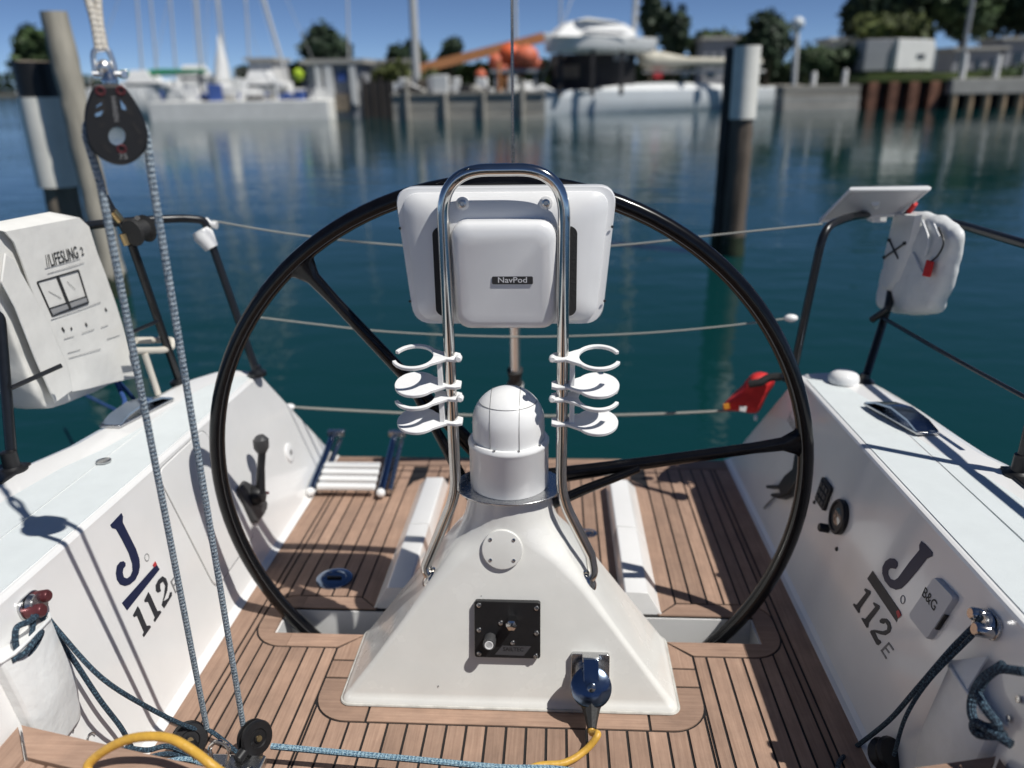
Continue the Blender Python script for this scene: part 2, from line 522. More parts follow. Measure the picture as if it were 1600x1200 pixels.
for a, b in zip(xs, xs[1:]):
    strip(a, b, Y0F, fwd_hi, n=8)
for s in (-1, 1):
    # first plank next to the margin, then the rest up to the side margin
    e = [0.455, PB, 0.4955, 0.541, 0.5865, 0.632, 0.668, WB]
    strip(*sorted((s*0.455, s*PB)), Y0F, lambda x: PF+PR*0.62, n=2)
    for a, b in zip(e[1:], e[2:]):
        strip(*sorted((s*a, s*b)), Y0F, fwd_hi, n=8)
    strip(*sorted((s*WB, s*0.7245)), Y0F, 2.745, n=1)
    strip(*sorted((s*0.7245, s*0.786)), Y0F, 2.745, n=1)
    # wheel well margin: front strip, rounded outer corners, aft strip
    def mk(o): return [(s*x, y) for x, y in o]
    g = GAP
    pieceXY(mk([(PB+g, 1.645+g), (0.60, 1.645+g), (0.60, WY0), (PB-0.06, WY0)]), TEAKX)
    arc = [(WB-0.09+0.09*math.cos(t)-g, 1.735+0.09*math.sin(t)+g*0.6) for t in [rad(-90+90*i/8) for i in range(9)]]
    pieceXY(mk([(0.60+0.001, WY0), (0.60+0.001, 1.645+g)]+arc+[(WB-g, 1.757), (WX, 1.757), (WX, WY0)]), TEAKX)
    arc = [(WB-0.07+0.07*math.cos(t)-g, 1.80+0.07*math.sin(t)-g*0.6) for t in [rad(90*i/8) for i in range(9)]]
    pieceXY(mk([(WX, 1.758), (WB-g, 1.758)]+arc+[(0.61, 1.87-g), (0.61, WY1+.002), (WX, WY1+.002)]), TEAKX)
    pieceXY(mk([(0.609, 1.87-g), (0.453, 1.87-g), (0.397, WY1+.002), (0.609, WY1+.002)]), TEAKX)
    # margin along the foot chock and its rounded aft end
    pieceXY(mk([(0.395, WY1+.006), (0.450-g, 1.87), (0.450-g, 2.56), (0.43, 2.61), (0.395, 2.64)]))
    # aft field
    def aft_lo(x):
        ax = abs(x)
        if ax > WB-0.07: return 1.80+math.sqrt(max(0, 0.07**2-(ax-(WB-0.07))**2))
        return 1.87
    e = [0.450, 0.4955, 0.541, 0.5865, 0.632, 0.672, WB]
    for a, b in zip(e, e[1:]):
        strip(*sorted((s*a, s*b)), aft_lo, 2.745, n=8)
    # pedestal margin: side strip, corner, front strip half
    pieceXY(mk([(0.37, 1.60), (PB-g, 1.60), (PB-g, 1.645-g), (PB-0.062, WY0-g), (0.37, WY0-g)]))
    pieceXY(mk([(0.37, 1.535), (PB-g, 1.535), (PB-g, 1.60-2*g), (0.37, 1.60-2*g)]))
    arc = [(PB-PR+(PR-g)*math.cos(t), PF+PR+(PR-g)*math.sin(t)) for t in [rad(-90+90*i/10) for i in range(11)]]
    pieceXY(mk([(0.33, 1.46), (0.33, PF+g)]+arc+[(PB-g, 1.535-2*g), (0.38, 1.535-2*g), (0.38, 1.46)]), TEAKX)
pieceXY([(-0.33+GAP*2, PF+GAP), (0.33-GAP*2, PF+GAP), (0.33-GAP*2, 1.47), (-0.33+GAP*2, 1.47)], TEAKX)
for a, b in zip([-0.30, -0.25, -0.2045, -0.159, -0.1135, -0.068, -0.0225, 0.0225, 0.068, 0.1135, 0.159, 0.2045, 0.25], [-0.25, -0.2045, -0.159, -0.1135, -0.068, -0.0225, 0.0225, 0.068, 0.1135, 0.159, 0.2045, 0.25, 0.30]):
    strip(a, b, WY1+0.006, 2.745, n=1)
for s in (-1, 1):      # short planks between chock end and transom margin
    for a, b in ((0.30, 0.345), (0.345, 0.395)):
        strip(*sorted((s*a, s*b)), 2.645, 2.745, n=1)
    mb = MB()
for x0, x1 in ((-0.787, -0.40), (-0.40, 0.0), (0.0, 0.40), (0.40, 0.787)):
    pieceXY([(x0+GAP, 2.745+GAP), (x1-GAP, 2.745+GAP), (x1-GAP, 2.828), (x0+GAP, 2.828)], TEAKX)

# the cabin forward of the camera
mb = MB()
rr_ = []
for y, w, h in ((-0.95, 1.05, 0.86), (-1.6, 1.10, 0.95), (-3.0, 1.0, 0.95), (-4.6, 0.7, 0.80), (-5.3, 0.35, 0.52)):
    rr_.append([V((-w-0.12, y, 0.45)), V((w+0.12, y, 0.45)), V((w, y-0.03, h-0.06)), V((w*0.9, y-0.04, h)), V((-w*0.9, y-0.04, h)), V((-w, y-0.03, h-0.06))])
mb.loft(rr_); mb.box((0, -0.93, 0.2), (1.75, 0.08, 0.55)); part(mb, 'cabin', GEL, boat)
mb = MB(); mb.box((0, -0.91, 0.42), (0.62, 0.09, 0.78)); part(mb, 'companionway', BLACK, boat)
mb = MB(); mb.loft([[V((-1.36, -0.6, 0.5)), V((1.36, -0.6, 0.5)), V((1.36, -0.6, 0.44)), V((-1.36, -0.6, 0.44))], [V((-1.45, -2.5, 0.5)), V((1.45, -2.5, 0.5)), V((1.45, -2.5, 0.44)), V((-1.45, -2.5, 0.44))], [V((-0.2, -6.4, 0.52)), V((0.2, -6.4, 0.52)), V((0.2, -6.4, 0.46)), V((-0.2, -6.4, 0.46))]]) ; part(mb, 'foredeck', GEL, boat)
# foot chocks
for s in (-1, 1):
    for (y0, y1, h) in ((1.822, 2.195, 0.058), (2.199, 2.585, 0.058)):
        mb = MB()
        sec = [(0.286, -0.004), (0.294, -0.002), (0.303, h*0.93), (0.307, h), (0.364, h*0.97), (0.368, h*0.93), (0.400, 0.004), (0.408, -0.004)]
        ya = y0
        yb = y1
        mb.loft([[V((s*x, ya+(0.03 if y0 > 2 else 0.0)*0+ (z*0.25 if y0 < 2 else 0), z)) for x, z in (sec if s > 0 else sec[::-1])],
                 [V((s*x, yb-(z*0.9 if y0 > 2 else 0), z)) for x, z in (sec if s > 0 else sec[::-1])]][::-1])
        part(mb, 'foot_chock', GEL, boat, bev=0.002)

# cockpit seats at the forward end
for s in (-1, 1):
    def mk(o): return [(s*x, y) for x, y in o]
    mb = MB()
    poly = mk([(0.846, 1.030), (0.425, 0.950), (0.425, -0.5), (0.846, -0.5)])
    mb.prism([V((x, y, -0.01)) for x, y in poly], (0, 0, 0.288))
    part(mb, 'seat_base', GEL, boat, bev=0.006)
    z = 0.300; th = 0.02
    g = GAP
    pieceXY(mk([(0.842, 1.040), (0.42, 0.952), (0.47, 0.905), (0.784, 0.97)]), TEAKX, zt=z, th=th)
    pieceXY(mk([(0.846, 1.036), (0.790, 0.968), (0.790, -0.5), (0.846, -0.5)]), TEAK, zt=z, th=th)
    pieceXY(mk([(0.415, 0.946), (0.464, 0.900), (0.464, -0.5), (0.415, -0.5)]), TEAK, zt=z, th=th)
    for a, b in zip((0.47, 0.515, 0.56, 0.605, 0.65, 0.695, 0.74), (0.515, 0.56, 0.605, 0.65, 0.695, 0.74, 0.785)):
        pieceXY(mk([(a+g, 0.898+(a-0.47)*0.207), (b-g, 0.898+(b-0.47)*0.207), (b-g, -0.5), (a+g, -0.5)]), TEAK, zt=z, th=th)

# flat lettering and fittings lie on the two coaming faces
NL = V((0.5, 0, 0.0911)).normalized(); NR = V((-0.5, 0, 0.0911)).normalized()
def fL(px, py, up=0.0): return bP(px, py, (-0.7996, 0, 0), NL)+NL*up
def fR(px, py, up=0.0): return bP(px, py, (0.7996, 0, 0), NR)+NR*up
def facepoly(side, pts, mat, name, parent=boat, sc=1.0, off=(0, 0), up=0.0006, th=0.0008, bev=0, label=None):
    f, n = (fL, NL) if side < 0 else (fR, NR)
    mb = MB(); mb.prism([f(off[0]+x/sc, off[1]+y/sc, up) for x, y in pts], n*th)
    return part(mb, name, mat, parent, flat=(bev == 0), bev=bev, label=label)
o = (140, 760); k = 4.8
facepoly(-1, [(235, 200), (247, 225), (245, 270), (300, 380), (345, 470), (370, 545), (374, 600), (365, 650), (340, 700), (300, 735), (262, 747), (225, 735), (202, 700), (194, 650),
              (202, 597), (226, 566), (250, 561), (266, 575), (266, 597), (250, 615), (245, 648), (254, 682), (278, 691), (303, 672), (319, 632), (316, 580), (290, 500), (240, 400), (195, 320), (165, 312), (152, 290)], NAVY, 'emblem', sc=k, off=o)
facepoly(-1, [(240, 875), (278, 930), (522, 622), (498, 585)], NAVY, 'emblem_bar', sc=k, off=o)
facepoly(-1, [(468, 592), (486, 562), (500, 586), (480, 606)], REDV, 'emblem_tip', sc=k, off=o, up=0.0016)
facepoly(-1, [(358, 898), (372, 920), (425, 1045), (450, 1043), (457, 1055), (404, 1130), (394, 1115), (404, 1092), (352, 970), (330, 980), (322, 968)], CHARC, 'digit', sc=k, off=o)
facepoly(-1, [(438, 792), (452, 815), (505, 935), (527, 932), (535, 945), (487, 1017), (477, 1004), (486, 982), (435, 865), (412, 868), (407, 855)], CHARC, 'digit', sc=k, off=o)
facepoly(-1, [(495, 785), (493, 742), (513, 700), (543, 674), (570, 690), (584, 730), (580, 780), (552, 862), (588, 838), (600, 795), (614, 792), (614, 820), (556, 915), (538, 890), (556, 815), (564, 745), (548, 713), (526, 730), (526, 762), (532, 785), (510, 798)], CHARC, 'digit', sc=k, off=o)
facepoly(-1, [(603, 715), (628, 680), (632, 690), (614, 716), (626, 740), (640, 722), (644, 730), (630, 752), (643, 786), (662, 765), (665, 775), (641, 802)], GREYINK, 'letter', sc=k, off=o)
def ring_poly(side, c, r, w, mat, name):
    f, n = (fL, NL) if side < 0 else (fR, NR)
    p = f(*c, 0.0008); up = V((0, 0, 1)); up = (up-n*up.dot(n)).normalized(); fw = n.cross(up)
    mb = MB(); mb.tube([p+(up*math.cos(t)+fw*math.sin(t))*r for t in [2*math.pi*i/16 for i in range(16)]], w, n=4, closed=True)
    part(mb, name, mat, boat)
ring_poly(-1, (229, 871), 0.0085, 0.0011, GREYINK, 'mark')
o = (1320, 820); k = 5.454
facepoly(1, [(655, 140), (690, 165), (752, 235), (747, 270), (700, 290), (640, 370), (540, 490), (485, 543), (440, 555), (390, 535), (345, 480), (323, 415), (325, 360), (350, 310), (390, 285), (428, 290), (453, 318),
             (453, 352), (437, 377), (412, 372), (390, 372), (373, 392), (372, 425), (392, 462), (428, 472), (458, 452), (560, 312), (640, 215), (638, 175)], NAVY, 'emblem', sc=k, off=o)
facepoly(1, [(195, 460), (240, 393), (470, 730), (445, 830)], CHARC, 'emblem_bar', sc=k, off=o)
facepoly(1, [(445, 740), (468, 725), (486, 770), (462, 800)], REDV, 'emblem_tip', sc=k, off=o, up=0.0016)
facepoly(1, [(178, 540), (222, 565), (220, 590), (132, 715), (130, 748), (118, 752), (72, 682), (82, 670), (103, 683), (185, 580), (168, 555)], CHARC, 'digit', sc=k, off=o)
facepoly(1, [(250, 660), (300, 690), (298, 715), (207, 835), (203, 875), (190, 880), (144, 800), (154, 793), (178, 802), (262, 700), (244, 672)], CHARC, 'digit', sc=k, off=o)
facepoly(1, [(303, 835), (300, 815), (320, 797), (360, 800), (388, 832), (400, 878), (388, 918), (350, 942), (310, 936), (262, 916), (285, 972), (308, 988), (314, 1005), (290, 1028), (273, 1020), (218, 915), (226, 900), (260, 895), (330, 907), (364, 895), (368, 862), (350, 832), (334, 846)], CHARC, 'digit', sc=k, off=o)
for a in ([(378, 1000), (422, 1062), (412, 1072), (372, 1012)], [(378, 1000), (386, 1012), (318, 1085), (308, 1072)], [(346, 1034), (385, 1088), (377, 1096), (338, 1044)], [(308, 1072), (318, 1068), (362, 1135), (352, 1146)]):
    facepoly(1, a, GREYINK, 'letter', sc=k, off=o)
ring_poly(1, (1411, 937), 0.0085, 0.0011, GREYINK, 'mark')
# faint small script on the shaded face beside the wheel
p = fR(1242, 664, 0.0008); ydir = V((0, -1, 0)); updir = (V((0, 0, 1))-NR*NR.z).normalized()
part(MB().text('hauled', p, ydir, updir, 0.052, bold=0.004), 'lettering', GREYINK, boat, flat=True)
# locker lids on the faces
for side, q in ((-1, [(243, 738), (318, 668), (398, 835), (337, 922)]), (1, [(1205, 700), (1268, 735), (1330, 880), (1225, 800)])):
    f, n = (fL, NL) if side < 0 else (fR, NR)
    P = [f(x, y, 0.0) for x, y in q]
    pl = rounded([P[0]*0.5+P[3]*0.5, P[0], P[1], P[2], P[3], P[0]*0.5+P[3]*0.5], 0.035, 5)[:-1]
    if side < 0:
        c = sum(pl, V())/len(pl)
        mb = MB(); mb.tube([a+n*0.0003 for a in pl], 0.0009, n=4, closed=True)
        part(mb, 'locker_seam', GREYINK, boat)
        mb = MB(); mb.prism([c+(a-c)*0.985+n*0.0002 for a in pl], n*0.003)
        part(mb, 'locker_lid', GEL, boat, bev=0.002)
# round drain marks and screws on faces
for c, r in (((452, 707), 0.034),):
    p = fL(*c); mb = MB(); mb.lathe([(r, 0.0), (r, 0.004), (r*0.86, 0.006), (r*0.5, 0.006), (0, 0.006)], p, NL, 24); lid = part(mb, 'inspection_cap', PLASTIC, boat)
    part(MB().lathe([(r*0.3, 0.0062), (r*0.3, 0.0075), (0, 0.0075)], p, NL, 12), 'cap_grip', GREYINK, lid)
for side, c in ((-1, (162, 721)),):
    p = bZ(*c, 0.512); mb = MB(); mb.lathe([(0.018, 0), (0.018, 0.003), (0.012, 0.005), (0, 0.005)], p, (0, 0, 1), 16); part(mb, 'deck_fitting', STEELB, boat)
p = fR(1182, 653); part(MB().lathe([(0.012, 0), (0.011, 0.006), (0, 0.007)], p, NR, 12), 'face_cap', PLASTIC, boat)
p = bZ(1318, 596, 0.512); part(MB().lathe([(0.046, 0), (0.046, 0.012), (0.043, 0.022), (0.034, 0.031), (0.02, 0.036), (0, 0.037)], p, (0, 0, 1), 28), 'vent_cap', PLASTIC, boat)

# ------------------------------------------------------------------ steering pedestal
AXY = 1.64
ped = thing('steering_pedestal', 'flared cream-white steering pedestal rising from the teak sole', 'pedestal', (0, 1.58, 0))
def sec_ring(z, w, yf, yr, r, n=6):
    hy = (yr-yf)/2; cy = (yr+yf)/2
    return [V((x, cy+y, z)) for x, y in rrect(w, hy, min(r, w-1e-4, hy-1e-4), n)]
PED = [(-0.004, 0.398, 1.440, 1.716, 0.022), (0.010, 0.396, 1.441, 1.716, 0.022), (0.014, 0.390, 1.449, 1.716, 0.02), (0.10, 0.322, 1.470, 1.722, 0.015), (0.20, 0.247, 1.492, 1.727, 0.016),
       (0.29, 0.182, 1.512, 1.731, 0.024), (0.345, 0.143, 1.524, 1.733, 0.042), (0.385, 0.119, 1.533, 1.734, 0.080), (0.42, 0.106, 1.539, 1.735, 0.095), (0.455, 0.100, 1.543, 1.736, 0.0955), (0.487, 0.097, 1.544, 1.736, 0.0955)]
def ped_interp(z):
    for a, b in zip(PED, PED[1:]):
        if z <= b[0]:
            t = (z-a[0])/(b[0]-a[0]); return [a[i]+(b[i]-a[i])*t for i in range(5)]
    return PED[-1]
mb = MB(); rings = [sec_ring(*PED[0]), sec_ring(*PED[1]), sec_ring(*PED[2])]
for i in range(1, 31):
    z = 0.014+(0.487-0.014)*i/30; q = ped_interp(z); rings.append(sec_ring(z, *q[1:]))
mb.loft(rings)
o_ = part(mb, 'body', GELG, ped)
o_.data.set_sharp_from_angle(angle=rad(60))
part(MB().tube([v+V((0, 0, 0.003)) for v in sec_ring(0.0, 0.3995, 1.4385, 1.7175, 0.024)], 0.0035, n=6, closed=True), 'sealant_bead', plain('sealant', (0.55, 0.54, 0.50), 0.6, var=0.2, vscale=30), ped)
NF = V((0, -1, 0.235)).normalized(); UF = V((0, 0.235, 1)).normalized(); XF = V((1, 0, 0))
def pF(px, py, up=0.0): return bP(px, py, (0, 1.4455, 0), NF)+NF*up
c = pF(785, 857)
cov = part(MB().lathe([(0.047, -0.004), (0.047, 0.008), (0.0455, 0.0105), (0.043, 0.011), (0, 0.011)], c, NF, 40), 'access_cover', GELG, ped)
for a in (42, 138, 222, 318):
    q = c+(XF*math.cos(rad(a))+UF*math.sin(rad(a)))*0.036
    part(MB().lathe([(0.0042, 0.0105), (0.0042, 0.0125), (0.002, 0.013), (0.0018, 0.0115), (0, 0.0115)], q, NF, 10), 'screw', STEELB, cov)
for px, py in ((752, 931), (685, 1072)):
    part(MB().lathe([(0.002, 0), (0.0015, 0.0015), (0, 0.002)], pF(px, py), NF, 8), 'gelcoat_chip', GREYINK, ped)

# hydraulic panel
pan = thing('hydraulic_panel', 'black square control panel with valve knob on the pedestal front', 'control panel', pF(793, 1023))
cc = [pF(742, 936), pF(846, 937), pF(843, 1025), pF(743, 1022)]
c = sum(cc, V())/4; hw = ((cc[1]-cc[0]).length+(cc[2]-cc[3]).length)/4; hh = ((cc[0]-cc[3]).length+(cc[1]-cc[2]).length)/4
mb = MB(); mb.prism([c+XF*x+UF*y-NF*0.003 for x, y in rrect(hw, hh, 0.006, 4)], NF*0.018)
part(mb, 'plate', BLACK, pan, bev=0.0012)
def onpan(u, v, up=0.015): return c+XF*hw*u+UF*hh*v+NF*up
for u, v in ((-.86, .86), (.88, .80), (-.86, -.02), (.88, -.08), (-.86, -.86), (.86, -.90), (-.2, .25), (.16, -.45)):
    part(MB().lathe([(0.0062, 0), (0.0062, 0.0012), (0.0048, 0.003), (0.0022, 0.0034), (0.002, 0.002), (0, 0.002)], onpan(u, v), NF, 12), 'screw', STEELB, pan)
part(MB().lathe([(0.0135, -0.002), (0.0135, 0.022), (0.0125, 0.034), (0.004, 0.036), (0, 0.036)], onpan(0.15, 0.35), (NF+UF*0.05), 6), 'valve_knob', STEEL, pan)
kn = part(MB().lathe([(0.0145, -0.002), (0.0145, 0.030), (0.0125, 0.034), (0, 0.034)], onpan(-0.52, -0.32), NF, 18), 'pump_knob', DGREY, pan)
part(MB().lathe([(0.010, 0.0341), (0.010, 0.0352), (0.0075, 0.0352), (0.0075, 0.0341)], onpan(-0.52, -0.32), NF, 14), 'knob_ring', WHITEP, kn)
pl = [onpan(-0.38, -0.88), onpan(0.50, -0.90), onpan(0.72, -0.56), onpan(-0.16, -0.56)]
lab = part(MB().prism(pl, NF*0.001), 'name_plate', plain('plate_grey', (0.11, 0.11, 0.12), 0.4, 0.6), pan, flat=True)
part(MB().text('SAILTEC', onpan(0.18, -0.68, 0.0163), XF, UF, 0.013, bold=0.01), 'lettering', BLACK, lab, flat=True)

# shore power socket, plug and cable
sc_ = thing('power_socket', 'stainless power inlet with flip-up lid on the pedestal foot', 'socket', pF(925, 1075))
c = pF(922, 1052)
mb = MB(); mb.prism([c+XF*x+UF*y-NF*0.004 for x, y in rrect(0.044, 0.052, 0.006, 4)], NF*0.016)
part(mb, 'flange', STEELB, sc_, bev=0.001)
part(MB().lathe([(0.036, 0.01), (0.036, 0.03), (0.030, 0.032), (0.030, 0.012)], c, NF, 28), 'collar', STEELB, sc_)
top = c+UF*0.050+NF*0.012
mb = MB(); mb.obox(top+NF*0.012, XF*0.019, UF*0.006, NF*0.014)
part(mb, 'hinge', STEELB, sc_, bev=0.0015)
ld = c+NF*0.058-UF*0.004
dn = (NF*0.86+UF*0.38).normalized(); du = dn.cross(XF)*-1
if du.dot(UF) < 0: du = -du
mb = MB(); mb.lathe([(0.046, -0.003), (0.046, 0.002), (0.041, 0.005), (0.02, 0.009), (0, 0.010)], ld, dn, 32)
lid = part(mb, 'lid', STEELSKY, sc_)
mb = MB(); mb.prism([ld+XF*x+du*y+dn*0.003 for x, y in ((-0.017, 0.012), (0.017, 0.012), (0.017, 0.060), (-0.017, 0.060))], dn*0.006)
part(mb, 'lid_strap', STEELSKY, lid, bev=0.001)
part(MB().lathe([(0.011, 0.008), (0.009, 0.014), (0, 0.017)], ld, dn, 16), 'lid_boss', STEEL, lid)
pt = [c+NF*0.02-UF*0.022, c+NF*0.056-UF*0.042, c+NF*0.086-UF*0.066]
mb = MB(); mb.tube([pt[0], pt[0]*0.5+pt[1]*0.5, pt[1], pt[1]*0.6+pt[2]*0.4, pt[2], pt[2]+(pt[2]-pt[1])*0.5], [0.024, 0.027, 0.026, 0.020, 0.014, 0.010], n=8)
solo(mb, 'cable_plug', BLKRUB, 'black rubber plug pushed into the pedestal socket', 'plug')
e = pt[2]+(pt[2]-pt[1])*0.35
# the cable runs down to the sole, forward under the sheet lines and up over the left seat
cabp = [e, e+(pt[2]-pt[1])*0.35, bZ(934, 1148, 0.045), bZ(915, 1172, 0.02), bZ(882, 1192, 0.0085), bZ(820, 1206, 0.0085), V((-0.05, 1.10, 0.0085)), V((-0.28, 1.03, 0.05)),
        V((-0.42, 0.985, 0.24)), bZ(345, 1206, 0.335), bZ(300, 1172, 0.365), bZ(262, 1153, 0.378), bZ(215, 1152, 0.375), bZ(175, 1166, 0.355), bZ(140, 1192, 0.325), bZ(122, 1225, 0.309), V((-0.74, 0.82, 0.309)), V((-0.70, 0.55, 0.309)), V((-0.62, 0.3, 0.309))]
mb = MB(); mb.tube(smooth(cabp, 7), 0.0076, n=10)
solo(mb, 'power_cable', YELLOW, 'yellow shore power cable looping over the teak seat to the plug', 'cable')

# ------------------------------------------------------------------ guard rail and compass
grd = thing('pedestal_guard', 'polished steel tube guard arching over the chart plotter pod', 'guard rail', (0, 1.6, 0.2))
GY = 1.595
def gp(x, y, z): return V((x, y, z))
for s in (-1, 1): pass
path = []
L_ = [gp(-0.172, GY-0.035, 0.268), gp(-0.200, GY-0.030, 0.288), gp(-0.192, GY-0.015, 0.335), gp(-0.122, GY, 0.478), gp(-0.1225, GY, 0.56), gp(-0.1245, GY+0.002, 1.02), gp(-0.1245, GY+0.002, 1.206)]
R_ = [V((-p.x, p.y, p.z)) for p in L_][::-1]
path = rounded(L_[:3], 0.03, 5)[:-1]+rounded([L_[2], L_[3], L_[5]], 0.05, 6)[1:-1]+rounded([L_[5], L_[6]+V((0, 0, 0.006)), R_[0]+V((0, 0, 0.006)), R_[1]], 0.098, 12)
path += rounded([R_[1], R_[3], R_[4]], 0.05, 6)[1:-1]+rounded(R_[4:], 0.03, 5)
mb = MB(); mb.tube(path, 0.0128, n=16)
part(mb, 'tube', STEEL, grd)
for s in (-1, 1):
    a = V((s*0.188, GY-0.035, 0.277))
    mb = MB(); mb.lathe([(0.026, -0.012), (0.026, 0.004), (0.022, 0.008), (0.014, 0.010)], a, V((s*0.8, -0.1, 0.6)), 18)
    part(mb, 'foot_flange', STEEL, grd)
plt = []
for i in range(33):
    t = 2*math.pi*i/32; plt.append(V((0.128*math.cos(t), AXY-0.005+0.105*math.sin(t), 0.487)))
mb = MB(); mb.prism(plt[:-1], (0, 0, 0.004)); part(mb, 'mount_plate', STEELB, grd, bev=0.001)

cmp_ = thing('compass', 'white domed binnacle compass on top of the pedestal', 'compass', (0, AXY, 0.491))
mb = MB(); mb.lathe([(0.090, 0), (0.0925, 0.004), (0.0925, 0.104), (0.0945, 0.107), (0.0945, 0.113), (0.090, 0.119), (0.084, 0.120), (0.083, 0.112), (0.0, 0.112)], (0, AXY, 0.4912), (0, 0, 1), 48)
part(mb, 'housing', PLASTIC, cmp_)
mb = MB(); mb.lathe([(0.0832, 0.0), (0.0835, 0.03)]+[(0.0835*math.cos(rad(a)), 0.045+0.0835*math.sin(rad(a))) for a in range(0, 91, 6)], (0, AXY, 0.604), (0, 0, 1), 48)
dome = part(mb, 'dome_cover', PLASTIC, cmp_)
def dome_pt(az, el, r=0.0840): return V((r*math.cos(el)*math.sin(az), AXY-r*math.cos(el)*math.cos(az), 0.649+r*math.sin(el)))
for az in (-26, 20):
    xo = 0.084*math.sin(rad(az))
    pts = []
    for a in range(0, 181, 10):
        rr = math.sqrt(0.0840**2-xo**2); pts.append(V((xo, AXY-rr*math.cos(rad(a)), 0.649+rr*math.sin(rad(a)))))
    part(MB().tube([V((xo, pts[0].y, 0.61))]+pts, 0.0008, n=5), 'seam', GREYINK, dome)
pts = [dome_pt(rad(a), rad(38)) for a in range(-90, 91, 8)]
part(MB().tube(pts, 0.0008, n=5), 'seam', GREYINK, dome)
for a in (-55, -18, 18, 55):
    part(MB().lathe([(0.0035, 0), (0.0035, 0.0015), (0, 0.002)], V((0.0885*math.sin(rad(a)), AXY-0.0885*math.cos(rad(a)), 0.6105)), (0, 0, 1), 10), 'screw', STEELB, cmp_)

# ------------------------------------------------------------------ chart plotter pod
pod = thing('chart_plotter_pod', 'white chart plotter pod clamped to the pedestal guard', 'instrument pod', (0, 1.66, 0.87))
def pod_outline(s=1.0, n=6):
    top, bot, z0, z1 = 0.236*s, 0.210*s, 1.026-0.150*s, 1.026+0.148*s
    P = [V((-bot, 0, z0)), V((bot, 0, z0)), V((top, 0, z1)), V((-top, 0, z1))]
    return rounded([(P[0]+P[3])/2, P[0], P[1], P[2], P[3], (P[0]+P[3])/2], 0.042*s, n)[:-1]
def podring(s, y, dz=0.0): return [V((p.x, y, p.z+dz)) for p in pod_outline(s)]
PY = 1.632; TZ = -0.13
mb = MB(); mb.loft([podring(0.50, PY-0.0125), podring(0.66, PY-0.010), podring(0.80, PY-0.003), podring(0.88, PY+0.004), podring(0.925, PY+0.011), podring(0.93, PY+0.019), podring(0.94, PY+0.0195), podring(0.988, PY+0.0205), podring(1.0, PY+0.027), podring(1.0, PY+0.042)]); part(mb, 'rear_shell', PODM, pod)
mb = MB(); mb.loft([podring(0.992, PY+0.0425), podring(0.992, PY+0.0455)]); part(mb, 'gasket', GREYINK, pod)
mb = MB(); mb.loft([podring(1.0, PY+0.046), podring(1.0, PY+0.064), podring(0.97, PY+0.076)]); part(mb, 'front_bezel', PODM, pod)
mb = MB()
pc = [V((x*1.0, 0, 0.994+z)) for x, z in rrect(0.1105, 0.118, 0.034, 6)]
def pr(s, y, tz=0.0): return [V((p.x*s, y+(p.z-0.994)*tz, 0.994+(p.z-0.994)*s)) for p in pc]
mb.loft([pr(0.70, PY-0.0415, TZ), pr(0.84, PY-0.0405, TZ), pr(0.92, PY-0.0375, TZ), pr(0.97, PY-0.032, TZ), pr(0.995, PY-0.024, TZ*.8), pr(1.0, PY-0.012, TZ*.3), pr(1.02, PY+0.008)]); cpan = part(mb, 'centre_cover', PODM, pod)
for s in (-1, 1):
    mb = MB(); mb.prism([V((s*0.132+x+s*0.010*math.cos(z*14), PY-0.0145, 1.0+z)) for x, z in [(q[0], q[1]) for q in rrect(0.016, 0.096, 0.015, 6)]], (0, 0.016, 0)); part(mb, 'clamp_channel', BLKRUB, pod)
    c = V((s*0.087, PY-0.002, 1.143))
    mb = MB(); mb.lathe([(0.014, -0.004), (0.014, 0.006), (0.012, 0.007), (0, 0.007)], c, (0, -1, 0), 18); bs = part(mb, 'bolt_boss', PODM, pod)
    part(MB().lathe([(0.0085, 0.007), (0.0085, 0.010), (0.005, 0.011), (0.0042, 0.008), (0, 0.008)], c, (0, -1, 0), 14), 'bolt', STEELB, bs)
    for z in (1.09, 0.93):
        part(MB().lathe([(0.003, 0), (0.003, 0.0015), (0, 0.0015)], V((s*(0.226 if z > 1 else 0.214), PY+0.016, z)), (s*0.4, -1, 0), 8), 'screw', BLACK, pod)
lc = V((0.017, PY-0.0403, 0.988))
mb = MB(); mb.prism([lc+V((x, z*TZ, z)) for x, z in rrect(0.043, 0.0085, 0.003, 3)], (0, -0.0012, 0)); lg = part(mb, 'logo_plate', plain('logo_black', (0.04, 0.04, 0.042), 0.4), pod)
part(MB().text('NavPod', lc+V((0, -0.0016, 0.0004)), (1, 0, 0), (0, TZ, 1), 0.0175, bold=0.012, sx=1.12), 'lettering', WHITEP, lg, flat=True)

